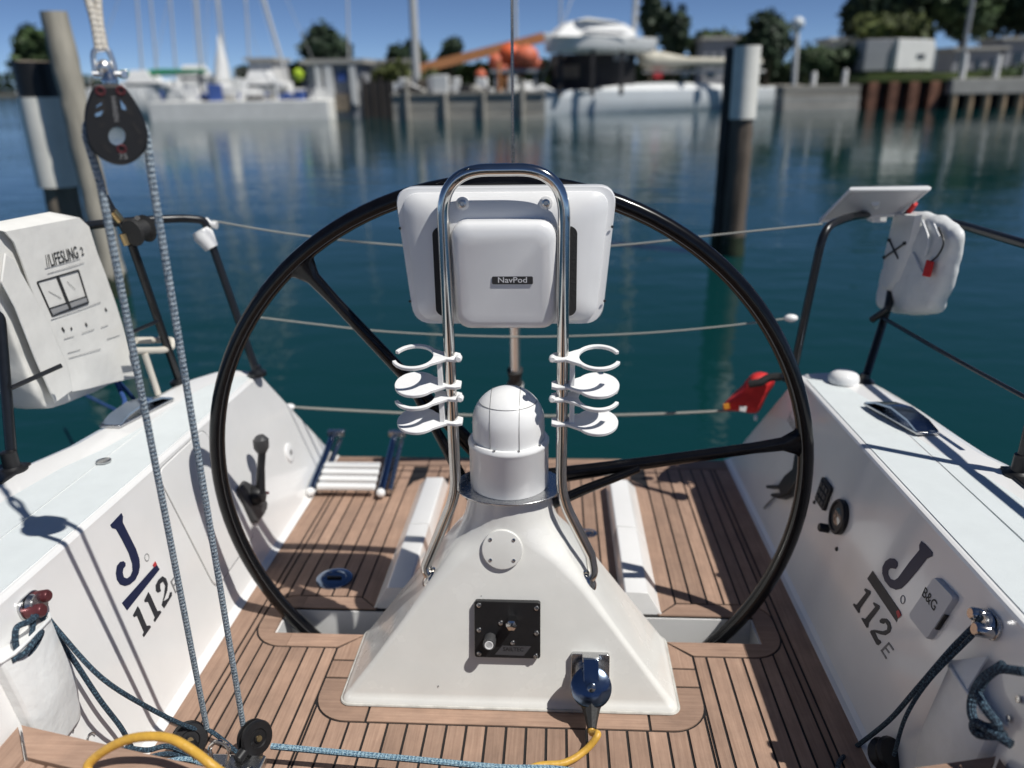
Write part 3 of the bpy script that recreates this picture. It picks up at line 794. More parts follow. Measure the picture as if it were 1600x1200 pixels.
# ------------------------------------------------------------------ cup holders on the guard
def cup_holder(s, zt, zb, label):
    ty = GY; tx = s*0.1235
    t = thing('cup_holder', label, 'cup holder', (tx, ty, zb), 'cup holders clamped to the guard')
    tilt = rad(15)
    ex = V((s, 0, 0)); ey = V((0, math.cos(tilt), math.sin(tilt))); ez = ex.cross(ey)*s
    if ez.z < 0: ez = -ez
    def arm(z, ring):
        o = V((tx, ty-0.004, z)); R = 0.050 if ring else 0.047; cx = 0.077
        outer = [(-0.024, 0.011), (-0.014, 0.017), (0.010, 0.014)]
        a0 = 180-38
        mb = MB()
        th = ez*0.0078
        W = lambda x, y: o+ex*x+ey*y
        if ring:
            n = 36; op = 24 if True else 0
            outr = [(cx+R*math.cos(rad(a)), R*math.sin(rad(a))) for a in [a0-(a0-op)*i/n for i in range(n+1)]]
            inr = [(cx+(R-0.0085)*math.cos(rad(a)), (R-0.0085)*math.sin(rad(a))) for a in [op+(180-op)*i/n for i in range(n+1)]]
            poly = [(-0.024, 0.0), (-0.024, 0.011), (-0.014, 0.016), (0.006, 0.013)]+outr+inr
            mb.prism([W(x, y) for x, y in poly], th)
            poly2 = [(x, -y) for x, y in poly]
            mb.prism([W(x, y) for x, y in poly2][::-1], th)
            return part(mb, 'ring', PLASTIC, t, bev=0.0012)
        n = 40
        disc = [(cx+R*math.cos(rad(a)), R*math.sin(rad(a))) for a in [a0-2*a0*i/n for i in range(n+1)]]
        poly = [(-0.024, -0.011), (-0.024, 0.011), (-0.012, 0.015), (0.010, 0.012)]+disc+[(0.010, -0.012), (-0.012, -0.015)]
        mb.prism([W(x, y) for x, y in poly], th)
        return part(mb, 'base_plate', PLASTIC, t, bev=0.0012)
    arm(zt, True); arm(zb, False)
    mb = MB(); mb.obox(V((tx+s*0.021, ty-0.004, (zt+zb)/2+0.004)), V((0.0055, 0, 0)), V((0, 0.011, 0)), V((0, 0, (zt-zb)/2-0.001)))
    part(mb, 'bracket', PLASTIC, t, bev=0.001)
    mb = MB(); mb.lathe([(0.0075, 0), (0.0075, 0.012), (0.005, 0.015), (0, 0.015)], V((tx-s*0.022, ty-0.010, zt+0.005)), (0, -1, 0), 12)
    part(mb, 'clamp_screw', PLASTIC, t)
for s, sd in ((-1, 'left'), (1, 'right')):
    z1 = bY(800, 560, GY).z; z2 = bY(800, 603, GY).z; z3 = bY(800, 622, GY).z; z4 = bY(800, 660, GY).z
    cup_holder(s, z1, z2, f'upper white cup holder on the {sd} guard tube, open ring above a disc')
    cup_holder(s, z3, z4, f'lower white cup holder on the {sd} guard tube, just above the compass')

# ------------------------------------------------------------------ steering wheel
WC = V((-0.018, 1.762, 0.430)); WR = 0.746; WT = 0.03
WU = V((0, -math.sin(WT), math.cos(WT))); WN = V((0, math.cos(WT), math.sin(WT))); WXX = V((1, 0, 0))
whl = thing('helm', 'large black carbon steering wheel with three spokes behind the pedestal', 'steering wheel', WC-WU*WR)
def wpt(a, r, off=0.0): return WC+(WXX*math.cos(a)+WU*math.sin(a))*r+WN*off
# rim with a slightly D-shaped section and stitched inner seam
mb = MB(); rings = []; n = 120
sec = [(0.0198*math.cos(rad(a)), 0.018*math.sin(rad(a))) for a in range(0, 360, 30)]
vs = []; fs = []
for i in range(n):
    a = 2*math.pi*i/n
    for u, w in sec: vs.append(wpt(a, WR+u, w))
m_ = len(sec)
for i in range(n):
    j = (i+1) % n
    for k in range(m_):
        k2 = (k+1) % m_; fs.append((i*m_+k, i*m_+k2, j*m_+k2, j*m_+k))
mb.add(vs, fs); part(mb, 'rim', CARBON, whl)
part(MB().tube([wpt(2*math.pi*i/120, WR-0.012, -0.0145) for i in range(120)], 0.0011, n=5, closed=True), 'rim_seam', DGREY, whl)
for a in (9.6, 129.6, 249.6):
    a = rad(a); d = (wpt(a, 1)-WC).normalized(); t = WN.cross(d).normalized()
    rings = []
    for r, w, h, off in ((0.03, 0.030, 0.020, 0.0), (0.12, 0.022, 0.016, 0.0), (0.35, 0.0165, 0.0135, 0), (0.62, 0.0145, 0.0125, 0), (0.69, 0.018, 0.013, 0), (0.722, 0.034, 0.014, 0), (0.738, 0.062, 0.014, 0)):
        c = WC+d*r+WN*off
        rings.append([c+t*w*math.cos(rad(q))+WN*h*math.sin(rad(q)) for q in range(0, 360, 30)])
    part(MB().loft(rings), 'spoke', CARBON, whl)
    rings = []
    for r, w, h, off, tt in ((0.34, 0.010, 0.009, -0.012, -0.006), (0.20, 0.013, 0.012, -0.03, -0.034), (0.03, 0.016, 0.014, -0.055, -0.075)):
        c = WC+d*r+WN*off+t*tt*(1 if t.z > 0 else -1)
        rings.append([c+t*w*math.cos(rad(q))+WN*h*math.sin(rad(q)) for q in range(0, 360, 30)])
    part(MB().loft(rings), 'spoke_brace', CARBON, whl)
mb = MB(); mb.lathe([(0.0, -0.05), (0.05, -0.05), (0.085, -0.02), (0.085, 0.02), (0.05, 0.04), (0.0, 0.04)], WC, WN, 28); part(mb, 'hub', CARBON, whl)
mb = MB(); mb.tube([WC-WN*0.045, V((WC.x, 1.70, 0.432))], 0.03, n=16); part(mb, 'axle', STEEL, whl)

# ------------------------------------------------------------------ mainsheet
BP = CAM+_ray(R_B, 183, 190)*1.08
bn = (CAM-BP).normalized()
def blk(px, py, up=0.0): return bP(px, py, BP, bn)+bn*up
msb = thing('mainsheet_block', 'black mainsheet block with steel shackle hanging at upper left', 'pulley block', blk(183, 258))
O_ = [(270, 170), (330, 165), (540, 165), (600, 172), (655, 220), (700, 280), (755, 360), (800, 440), (845, 530), (880, 620), (905, 720), (907, 800), (890, 900), (850, 965), (800, 1020), (740, 1063), (680, 1090), (620, 1104), (560, 1105), (485, 1088), (420, 1060), (355, 1023), (300, 980), (250, 925), (212, 865), (190, 790), (180, 720), (166, 640), (163, 560), (170, 480), (182, 410), (230, 280)]
def blp(x, y, up=0.0): return blk(110+x/7.5, 110+y/7.5, up)
cen = (545, 772)
upv0 = (V((0, 0, 1))-bn*bn.z).normalized(); rtv0 = upv0.cross(bn)
for off in (0.011, -0.019):
    # sort the outline by angle about the sheave hole so it can be bridged to it
    pts = sorted(O_, key=lambda p: math.atan2(p[1]-cen[1], p[0]-cen[0]))
    inn = [(cen[0]+100*math.cos(math.atan2(y-cen[1], x-cen[0])), cen[1]+108*math.sin(math.atan2(y-cen[1], x-cen[0]))) for x, y in pts]
    mid = [(cen[0]+(x-cen[0])*0.93, cen[1]+(y-cen[1])*0.93) for x, y in pts]
    mb = MB(); R4 = [[blp(*p, off) for p in inn], [blp(*p, off) for p in pts], [blp(*p, off+0.004) for p in pts], [blp(*p, off+0.008) for p in mid], [blp(*p, off+0.008) for p in inn], [blp(*p, off) for p in inn]]
    mb.loft(R4, caps=False)
    part(mb, 'cheek', plain('block_black', (0.007, 0.007, 0.008), 0.55, var=0.15, vscale=90), msb) if off > 0 else part(mb, 'cheek', BLACK, msb)
c = blp(*cen, -0.004)
mb = MB(); mb.loft([[c+bn*h+(rtv0*math.cos(a)+upv0*math.sin(a))*q for a in [2*math.pi*i/28 for i in range(28)]] for q, h in ((0.0150, -0.007), (0.034, -0.007), (0.030, 0.0), (0.034, 0.007), (0.0150, 0.007), (0.0150, -0.007))], caps=False); part(mb, 'sheave', BLACK, msb)
for x, y in ((355, 245), (590, 240), (600, 915)):
    part(MB().lathe([(0.0066, 0.018), (0.0066, 0.0200), (0.0048, 0.0206), (0.0035, 0.019), (0, 0.019)], blp(x, y), bn, 14), 'rivet', REDM, msb)
for sl in ([(330, 330), (400, 330), (430, 500), (330, 560), (285, 540)], [(575, 330), (640, 360), (750, 520), (720, 545), (610, 490)], [(345, 620), (420, 600), (400, 660), (340, 690)], [(700, 610), (740, 600), (830, 720), (820, 765), (790, 760)], [(350, 830), (395, 840), (490, 960), (470, 985), (420, 950)], [(775, 830), (830, 790), (840, 850), (800, 880)]):
    part(MB().prism([blp(x, y, 0.0188) for x, y in sl], bn*0.0006), 'cheek_recess', CAULK, msb, flat=True)
for sl in ([(310, 420), (370, 380), (372, 400), (300, 440)], [(292, 510), (390, 470), (360, 530), (300, 545)], [(580, 345), (640, 420), (655, 470), (600, 455)]):
    part(MB().prism([blp(x, y, 0.0196) for x, y in sl], bn*0.0004), 'sheave_glint', STEEL, msb, flat=True)
upv = (blk(160, 80)-blk(183, 200)).normalized(); rtv = upv.cross(bn)
part(MB().text('75', blp(620, 1005, 0.0195), rtv, upv, 0.011, bold=0.006), 'lettering', GREYINK, msb, flat=True)
part(MB().text('HARKEN', blp(520, 455, 0.0195), (blp(545, 600)-blp(500, 290)), rtv*1.0, 0.0085, bold=0.006), 'lettering', GREYINK, msb, flat=True)
# swivel head and shackle
mb = MB(); mb.lathe([(0.010, 0), (0.011, 0.006), (0.008, 0.012), (0.008, 0.02)], blk(173, 132), upv, 16); part(mb, 'swivel', STEELB, msb)
hp = [blk(150, 118), blk(146, 96), blk(146, 84), blk(150, 78), blk(158, 76), blk(168, 78), blk(175, 92), blk(181, 112)]
part(MB().tube(smooth(hp, 4), 0.0036, n=10), 'shackle', STEELM, msb)
part(MB().tube([blk(144, 116), blk(190, 116)], 0.0042, n=10), 'shackle_pin', STEELM, msb)
mb = MB(); mb.prism([blk(x, y, -0.001) for x, y in ((188, 109), (199, 109), (200, 123), (189, 123))], bn*0.003); part(mb, 'pin_tab', STEELM, msb, bev=0.0006)
part(MB().sphere(blk(163, 105), 0.010, 12, 8), 'swivel_ball', STEELM, msb)
BOOM = V((-0.68, 1.41, 2.36))
for i, (a, b) in enumerate((((154, 78), (-0.004)), ((164, 78), (0.004)))):
    p0 = blk(*a); pts = []
    for k in range(60):
        t = k/59; c = p0+(BOOM-p0)*t
        ph = t*34+(math.pi if i else 0)
        w = min(1.0, t*9)
        pts.append(c+(rtv*math.cos(ph)+bn*math.sin(ph))*0.0052*w)
    mb = MB(); mb.tube(pts, 0.0055, n=8)
    solo(mb, 'boom_strop', ROPEW, ('left' if i == 0 else 'right')+' strand of the twisted white strop above the mainsheet block', 'rope', 'white strop strands')
mb = MB(); mb.tube([BOOM+V((0.02, 0.12, 0.08)), BOOM+V((0, 0, 0.08)), V((0.0, -3.4, 2.5))], 0.07, n=20)
solo(mb, 'boom', CARBON, 'black boom above the cockpit, out of the frame', 'boom')
la, lb = blk(149, 246, -0.004), blk(231, 240, -0.004)
bl, br = bZ(323, 1137, 0.085), bZ(381, 1140, 0.085)
over = arc_pts(blp(*cen, -0.004), rtv, upv, 0.0385, math.pi, 0, 8)
pts = [bl]+[bl+(la-bl)*t for t in (0.25, 0.5, 0.75, 0.97)]+over+[lb+(br-lb)*t for t in (0.03, 0.25, 0.5, 0.75)]+[br]
mb = MB(); mb.tube(pts, 0.0058, n=12)
solo(mb, 'mainsheet', ROPEB, 'blue and white flecked mainsheet running from the deck over the hanging block', 'rope')

# traveller with its car, blocks and control lines
trv = thing('mainsheet_traveller', 'black traveller track with steel car crossing the sole at bottom left', 'traveller', (0, 1.225, 0))
TY = 1.205
part(MB().box((0, TY, 0.014), (1.36, 0.032, 0.026)), 'track', BLACK, trv, bev=0.003)
car = part(MB().box((-0.575, TY, 0.042), (0.16, 0.056, 0.024)), 'car', STEELB, trv, bev=0.005)
for dx in (-0.06, 0.0, 0.06): part(MB().lathe([(0.006, 0.012), (0.006, 0.016), (0, 0.017)], (-0.575+dx, TY-0.012, 0.042), (0, 0, 1), 10), 'bolt', STEEL, car)
part(MB().tube(smooth([V((-0.60, TY, 0.05)), V((-0.605, TY+0.01, 0.085)), V((-0.585, TY+0.012, 0.10)), V((-0.565, TY+0.01, 0.085)), V((-0.57, TY, 0.05))], 5), 0.0045, n=8), 'shackle', STEEL, trv)
for x in (-0.66, 0.66): part(MB().box((x, TY, 0.03), (0.05, 0.06, 0.05)), 'end_stop', BLACK, trv, bev=0.006)
for c, ax, lab in ((bZ(296, 1155, 0.070), (0.55, -0.75, 0.5), 'black sheet block on the left of the traveller car'), (bZ(398, 1152, 0.072), (0.80, -0.50, 0.30), 'black sheet block on the right of the traveller car')):
    t = thing('sheet_block', lab, 'pulley block', c-V((0, 0, 0.04)), 'sheet blocks on the traveller car')
    ax = V(ax).normalized()
    part(MB().lathe([(0.0, -0.014), (0.034, -0.014), (0.0365, -0.010), (0.0365, -0.006), (0.0, -0.006)], c, ax, 28), 'cheek', BLACK, t)
    part(MB().lathe([(0.030, -0.006), (0.027, 0.0), (0.030, 0.006)], c, ax, 28), 'sheave', BLKRUB, t)
    f = part(MB().lathe([(0.0, 0.006), (0.0365, 0.006), (0.0365, 0.010), (0.034, 0.014), (0.020, 0.0145), (0.018, 0.012), (0.010, 0.012), (0.009, 0.0155), (0, 0.0155)], c, ax, 28), 'cheek', BLACK, t)
    part(MB().lathe([(0.0065, 0.0155), (0.0065, 0.018), (0, 0.018)], c, ax, 12), 'axle', BRASS, f)
    part(MB().tube([c, V((c.x*0.6-0.575*0.4, TY+0.005, 0.06))], 0.011, n=10), 'strap', BLACK, t)
def rope(pts, r, mat, name, label, group=None, n=9, sub=6):
    mb = MB(); mb.tube(smooth(pts, sub), r, n=n)
    return solo(mb, name, mat, label, 'rope', group)
rope([bZ(424, 1166, 0.062), bZ(520, 1175, 0.058), bZ(640, 1186, 0.054), bZ(780, 1199, 0.05), bZ(900, 1206, 0.045), V((0.35, 1.15, 0.04)), V((0.62, 1.20, 0.035))], 0.0066, ROPEL, 'traveller_line', 'pale blue line along the front of the traveller')
for i, (dz, dy, w) in enumerate(((0.045, -0.030, 0.004), (0.040, -0.048, -0.006), (0.058, -0.016, 0.003), (0.030, -0.064, 0.007), (0.066, -0.036, -0.004))):
    xs_ = [-0.50, -0.3, -0.1, 0.1, 0.3, 0.5, 0.62]
    rope([V((x, TY+dy+w*math.sin(x*9+i*2), dz*(0.8+0.2*math.cos(x*6+i)))) for x in xs_], 0.0048, ROPED, 'purchase_line', f'dark blue traveller purchase line, {["first","second","third","fourth","fifth"][i]} from the pedestal side', 'dark blue traveller purchase lines')
for i, pts in enumerate(([(196, 1168, .09), (230, 1172, .085), (262, 1166, .08), (300, 1180, .06)], [(190, 1176, .085), (225, 1184, .075), (262, 1178, .065), (320, 1186, .05)], [(205, 1180, .075), (250, 1190, .07), (290, 1186, .06), (330, 1196, .05)])):
    rope([bZ(*p) for p in pts], 0.0055, (ROPED, ROPED, ROPEL)[i], 'line_tail', ('upper', 'middle', 'pale lowest')[i]+' rope tail bundled under the yellow cable', 'rope tails beside the left seat')

# turning blocks high on both coaming faces, with their control lines
for side, px, pr_, lab in ((-1, (45, 946), (50, 966), 'red-bolted turning block on the left coaming face'), (1, (1550, 976), (1541, 985), 'steel turning block on the right coaming face')):
    f, n = (fL, NL) if side < 0 else (fR, NR)
    c = f(*px); t = thing('turning_block', lab, 'pulley block', c)
    up = (V((0, 0, 1))-n*n.z).normalized(); fw = V((0, 1, 0))
    M1 = REDM if side < 0 else STEEL
    mb = MB(); mb.prism([c+fw*x+up*y for x, y in rrect(0.030, 0.022, 0.018, 6)], n*0.006); part(mb, 'base', STEELB, t, bev=0.001)
    part(MB().lathe([(0.012, 0.004), (0.012, 0.030), (0.009, 0.034), (0, 0.034)], c+fw*0.016+up*0.006, n, 14), 'pin', M1, t)
    part(MB().lathe([(0.013, 0.004), (0.013, 0.034), (0.010, 0.038), (0, 0.038)], c-fw*0.014-up*0.006, n, 14), 'pin', M1, t)
    part(MB().lathe([(0.021, 0.008), (0.017, 0.016), (0.021, 0.024)], c, n, 18), 'sheave', STEELB, t)
p = lambda x, y, u: fL(x, y, u)
rope([p(30, 1015, .02), p(28, 985, .03), p(38, 958, .02), p(52, 958, .02), fL(70, 990, .03), bZ(160, 1060, .33), bZ(240, 1110, .2), bZ(298, 1137, .1), bZ(330, 1143, .075), V((-0.55, TY+0.02, 0.06))], 0.0048, ROPED, 'control_line', 'dark blue line slanting from the left turning block to the traveller')
rope([p(48, 950, .02), p(54, 975, .022), fL(90, 1030, .03), fL(130, 1095, .035), fL(165, 1140, .035), fL(185, 1170, .03)], 0.0052, ROPED, 'control_line', 'dark blue line running down the left coaming face')
rope([p(40, 962, .028), p(18, 975, .035), p(2, 985, .03), p(2, 1015, .03), p(14, 1030, .03), p(28, 1012, .035), p(38, 992, .035), p(24, 1000, .045), p(8, 1024, .04), p(-6, 1035, .03)], 0.0055, ROPED, 'rope_coil', 'dark blue rope looped behind the left turning block')
q = lambda x, y, u: fR(x, y, u)
rope([q(1556, 968, .022), q(1540, 985, .025), fR(1512, 1023, .035), fR(1468, 1083, .045), fR(1417, 1133, .04), fR(1350, 1177, .03), bZ(1310, 1193, .05), V((0.66, TY, 0.045)), V((0.5, TY, 0.05))], 0.0050, ROPED, 'control_line', 'black line curving from the right turning block to the traveller')
rope([q(1548, 985, .02), q(1535, 1000, .022), fR(1493, 1070, .05), fR(1455, 1127, .05), fR(1420, 1184, .03)], 0.0040, ROPED, 'control_line', 'thin black line running down the right coaming face')
rope([q(1616, 1046, .05), q(1590, 1072, .06), q(1578, 1108, .065), q(1586, 1140, .065), q(1618, 1146, .06), q(1606, 1118, .07), q(1594, 1090, .07), q(1618, 1058, .065), q(1650, 1058, .05)], 0.0075, ROPED, 'rope_coil', 'dark blue rope coil hanging at the right edge of the cockpit')
rope([q(1620, 1158, .05), q(1594, 1158, .07), q(1598, 1142, .075), q(1630, 1172, .05)], 0.0075, ROPED, 'rope_coil', 'loose end of rope under the coil at right')
mb = MB(); c = bZ(1385, 1178, 0.06); mb.lathe([(0, -0.02), (0.030, -0.02), (0.034, -0.012), (0.028, 0.0), (0.034, 0.012), (0.030, 0.02), (0, 0.02)], c, (0.3, -0.5, 0.6), 20)
solo(mb, 'sheet_block', BLACK, 'black block beside the right teak seat corner', 'pulley block')
# rope pouches on the coaming faces
for side, y0, y1, zl, zh, th, lab in ((-1, 1.05, 1.185, 0.20, 0.425, 0.036, 'small white rope pouch under the left turning block'), (1, 1.06, 1.215, 0.08, 0.345, 0.032, 'wide white rope pouch under the right turning block')):
    n = NL if side < 0 else NR
    t = thing('rope_pouch', lab, 'pouch', (side*0.83, (y0+y1)/2, zl))
    def fp(y, z, u): return V((side*(0.7996+0.1822*z), y, z))+n*u
    mb = MB(); rings = []
    for k in range(9):
        tt = k/8; z = zl+(zh-zl)*tt
        bul = th*(0.35+0.65*min(1, tt*2.2))
        ins = 0.016*(1-min(1, tt*3))
        rings.append([fp(y0+ins, z, -0.002), fp(y0+ins, z, bul*0.6), fp(y0+ins+0.018, z, bul*0.95), fp((y0+y1)/2, z, bul*1.05), fp(y1-ins-0.018, z, bul*0.95), fp(y1-ins, z, bul*0.6), fp(y1-ins, z, -0.002)])
    mb.loft(rings); part(mb, 'body', VINYLW, t, bev=0.004)
    part(MB().tube([fp(y0, zh, 0.0), fp(y0, zh, th*0.6), fp(y0+0.018, zh+0.001, th*0.96), fp((y0+y1)/2, zh+0.002, th*1.06), fp(y1-0.018, zh+0.001, th*0.96), fp(y1, zh, th*0.6), fp(y1, zh, 0)], 0.004, n=8), 'hem', VINYLW, t)
    if side > 0:
        mb = MB(); mb.prism([fp(1.215, 0.345, 0.025), fp(1.15, 0.41, 0.008), fp(1.13, 0.345, 0.033)], n*0.003); part(mb, 'flap', VINYLW, t)
        for z in (0.40, 0.36): part(MB().lathe([(0.006, 0), (0.006, 0.002), (0, 0.003)], fp(1.06, z, 0.003), n, 10), 'snap', STEELB, t)
for px, py in ((140, 1155), (106, 1150)):
    c = fL(px, py, 0.004); part(MB().tube(arc_pts(c, (0, 1, 0), (V((0, 0, 1))-NL*NL.z), 0.012, 0, math.pi, 6), 0.0022, n=6), 'bail', STEELB, boat)

# ------------------------------------------------------------------ fittings on the faces
t = thing('engine_control', 'dark grey engine throttle lever on the left coaming face', 'lever', fL(395, 815))
pl = [(1132, 632), (1160, 590), (1205, 612), (1245, 655), (1270, 700), (1266, 728), (1222, 795), (1203, 788)]
mb = MB(); mb.prism([fL(x/3.077, 560+y/3.077) for x, y in pl], NL*0.014); part(mb, 'plate', DGREY, t, bev=0.004)
c = fL(392, 775, 0.012); part(MB().lathe([(0.032, 0), (0.032, 0.014), (0.024, 0.028), (0, 0.030)], c, NL, 20), 'boss', BLACK, t)
a, b, d_ = fL(391, 772, 0.034), fL(384, 735, 0.05), fL(380, 712, 0.062)
part(MB().tube([a, b, d_], [0.015, 0.012, 0.012], n=10), 'arm', BLACK, t)
part(MB().tube([d_, fL(378, 705, 0.064), fL(375, 692, 0.068), fL(373, 687, 0.069)], [0.014, 0.023, 0.024, 0.014], n=12), 'grip', DGREY, t)
part(MB().tube([fL(402, 772, 0.02), fL(407, 772, 0.026)], 0.005, n=8), 'release_button', REDM, t)
t = thing('engine_gauge', 'round black gauge on the shaded right coaming face', 'gauge', fR(1313, 833))
c = fR(1314, 808); part(MB().lathe([(0.046, 0), (0.047, 0.010), (0.044, 0.014), (0.038, 0.014), (0.036, 0.010)], c, NR, 32), 'bezel', BLACK, t)
part(MB().lathe([(0.037, 0.008), (0.02, 0.0105), (0, 0.011)], c, NR, 28), 'glass', GAUGE, t)
c2 = fR(1294, 826); part(MB().lathe([(0.012, 0), (0.012, 0.022), (0.009, 0.026), (0, 0.026)], c2, NR, 14), 'key_switch', BLACK, t)
upR = (V((0, 0, 1))-NR*NR.z).normalized()
t = thing('switch_panel', 'small square black switch panel beside the round gauge', 'switch panel', fR(1290, 790))
c = fR(1290, 772); mb = MB(); mb.prism([c+V((0, 1, 0))*x+upR*y for x, y in rrect(0.036, 0.036, 0.006, 4)], NR*0.010); sp_ = part(mb, 'plate', BLACK, t, bev=0.0015)
for i in (-1, 0, 1):
    for j in (-1, 0, 1): part(MB().obox(c+V((0, 1, 0))*i*0.02+upR*j*0.02+NR*0.011, V((0, 0.007, 0)), upR*0.007, NR*0.002), 'button', DGREY, t, bev=0.001)
part(MB().lathe([(0.006, 0), (0.005, 0.004), (0, 0.005)], fR(1273, 785), NR, 10), 'face_screw', BLACK, boat)
part(MB().lathe([(0.006, 0), (0.005, 0.004), (0, 0.005)], fR(1308, 858), NR, 10), 'face_screw', BLACK, boat)
t = thing('wireless_box', 'pale grey instrument box marked B&G on the right coaming face', 'instrument box', fR(1455, 1002))
Q = [fR(1467.6, 900.7), fR(1500.6, 934.6), fR(1455.7, 1002.4), fR(1425.4, 964)]
cQ = sum(Q, V())/4
pl = rounded([(Q[0]+Q[3])/2]+Q+[(Q[0]+Q[3])/2], 0.012, 4)[:-1]
mb = MB(); mb.loft([[a for a in pl], [a+NR*0.007 for a in pl], [cQ+(a-cQ)*0.95+NR*0.011 for a in pl]]); part(mb, 'case', GREYBOX, t)
part(MB().text('B&G', fR(1461, 938, 0.0118), V((0, -1, 0)), upR, 0.03, bold=0.012), 'lettering', INK, t, flat=True)
mb = MB(); mb.obox((Q[1]*0.45+Q[2]*0.55)+NR*0.005, (Q[2]-Q[1])*0.17, (Q[1]-Q[0]).normalized()*0.002, NR*0.004); part(mb, 'slot', BLACK, t)
t = thing('winch_handle_clip', 'black hooked clip on the right coaming face inside the wheel rim', 'clip', fR(1225, 780))
P_ = lambda x, y, u=0.02: fR(1120+x/4, 560+y/4, u)
mb = MB(); mb.prism([P_(x, y, 0.0) for x, y in ((545, 600), (585, 640), (570, 760), (500, 860), (440, 885), (385, 870), (400, 850), (450, 850), (440, 815), (360, 820), (360, 800), (440, 800), (480, 740), (530, 700))], NR*0.03)
part(mb, 'body', BLACK, t, bev=0.004)
part(MB().tube([P_(380, 870, 0.01), P_(330, 925, 0.012), P_(315, 940, 0.01)], 0.004, n=8), 'lanyard', GREYINK, t)

# deck plate and pad eye on the sole
t = thing('deck_plate', 'round polished deck plate on the left of the aft sole', 'deck plate', (-0.556, 1.955, 0))
part(MB().lathe([(0.054, -0.001), (0.054, 0.005), (0.050, 0.0075), (0.036, 0.008), (0.034, 0.0045), (0, 0.0045)], (-0.556, 1.955, 0), (0, 0, 1), 36), 'flange', STEELSKY, t)
part(MB().obox((-0.556, 1.955, 0.0075), (0.022, 0, 0), (0, 0.0035, 0), (0, 0, 0.003)), 'key_slot', BLACK, t, bev=0.001)
t = thing('pad_eye', 'small steel folding pad eye on the sole right of the pedestal', 'pad eye', (0.219, 2.245, 0))
part(MB().lathe([(0.028, -0.001), (0.028, 0.004), (0.024, 0.006), (0, 0.006)], (0.219, 2.245, 0), (0, 0, 1), 24), 'base', STEEL, t)
part(MB().tube(arc_pts((0.219, 2.245, 0.006), (1, 0, 0), (0, -0.6, 0.8), 0.015, 0, math.pi, 8), 0.003, n=8), 'eye', STEEL, t)

# swim ladder folded on the transom
lad = thing('swim_ladder', 'folded stainless swim ladder with white treads on the aft teak', 'ladder', (-0.66, 2.65, 0))
for xa, xb in ((-0.785, -0.812), (-0.525, -0.556)):
    xa2, xb2 = xa, xb
    part(MB().tube([V((xa, 2.47, 0.028)), V((xa, 2.52, 0.045)), V((xb, 2.90, 0.075))], 0.014, n=12), 'rail', STEELSKY, lad)
    part(MB().tube([V((xa+0.030, 2.48, 0.024)), V((xb+0.03, 2.87, 0.055))], 0.011, n=12), 'rail', STEELB, lad)
    part(MB().obox((xb+0.015, 2.875, 0.085), (0.035, 0, 0), (0, 0.014, 0), (0, 0, 0.012)), 'hinge', STEELB, lad, bev=0.003)
    part(MB().sphere((xa, 2.466, 0.026), 0.017, 12, 8), 'rail_cap', PLASTIC, lad)
for i in range(4):
    y = 2.485+0.046*i
    part(MB().box((-0.655-0.004*i, y, 0.040+0.006*i), (0.215, 0.030, 0.018)), 'tread', PLASTIC, lad, bev=0.004)

# ------------------------------------------------------------------ rails at the stern
RZ = 0.0125
rl = thing('stern_rail', 'black stern rail on the left quarter carrying the rescue bag', 'rail', bZ(403, 583, 0.51))
b1 = bZ(402, 584, 0.512); t1 = bY(322, 350, 2.43)
pL = [b1, b1*0.02+bY(324, 362, 2.43)*0.98, t1+V((0, 0.0, 0.012)), bX(290, 341, -1.06), bX(220, 344, -1.16), bX(135, 352, -1.25), bX(0, 386, -1.26), V((-1.28, 1.2, 1.03)), V((-1.33, 0.6, 1.03))]
part(MB().tube(rounded(pL, 0.06, 6), RZ, n=12), 'top_tube', POWDER, rl)
b2 = bZ(281, 598, 0.51); t2 = bX(206, 382, -1.125)
part(MB().tube([b2, b2*0.5+t2*0.5+V((0, 0, 0)), t2], RZ, n=12), 'leg', POWDER, rl)
part(MB().tube([t2, bX(165, 306, -1.16)], 0.008, n=8), 'upright', POWDER, rl)
for a in (b1, b2): part(MB().lathe([(0.03, -0.006), (0.03, 0.006), (0.016, 0.016), (0.014, 0.03)], a, (0, 0, 1), 16), 'foot', POWDER, rl)
part(MB().tube([bX(188, 345, -1.14), bX(176, 330, -1.15)], 0.013, n=10), 'fitting', BRASS, rl)
part(MB().tube([bX(200, 382, -1.125), bX(193, 365, -1.13)], 0.013, n=10), 'fitting', BRASS, rl)
part(MB().tube([bX(204, 520, -1.13), bX(246, 502, -1.10)], 0.006, n=8), 'brace', POWDER, rl)
t = thing('line_reel', 'black line reel under the left stern rail', 'reel', bX(217, 375, -1.09))
c = bX(218, 360, -1.09)
part(MB().lathe([(0.0, -0.03), (0.035, -0.03), (0.04, -0.024), (0.028, -0.018), (0.028, 0.018), (0.04, 0.024), (0.035, 0.03), (0, 0.03)], c, (0.3, 1, 0.1), 22), 'spool', BLKRUB, t)
part(MB().tube([c+V((0, 0, 0.035)), bX(216, 346, -1.10)], 0.008, n=8), 'bracket', BLACK, t)
t = thing('stern_light', 'white cone stern light at the top of the left rail leg', 'light', bY(330, 386, 2.43))
part(MB().tube([bY(313, 360, 2.42), bY(318, 368, 2.42), bY(331, 388, 2.42)], [0.028, 0.034, 0.022], n=14), 'lens', PLASTIC, t)
part(MB().tube([bY(320, 344, 2.44), bY(328, 350, 2.44), bY(339, 352, 2.44)], [0.012, 0.010, 0.013], n=10), 'bracket', PLASTIC, t)
t = thing('outboard_bracket', 'white bent tube bracket behind the rescue bag', 'bracket', bX(246, 616, -1.12))
bt = [bX(208, 548, -1.14), bX(255, 547, -1.12), bX(269, 543, -1.11), bX(270, 532, -1.11), bX(262, 531, -1.14), bX(212, 532, -1.16)]
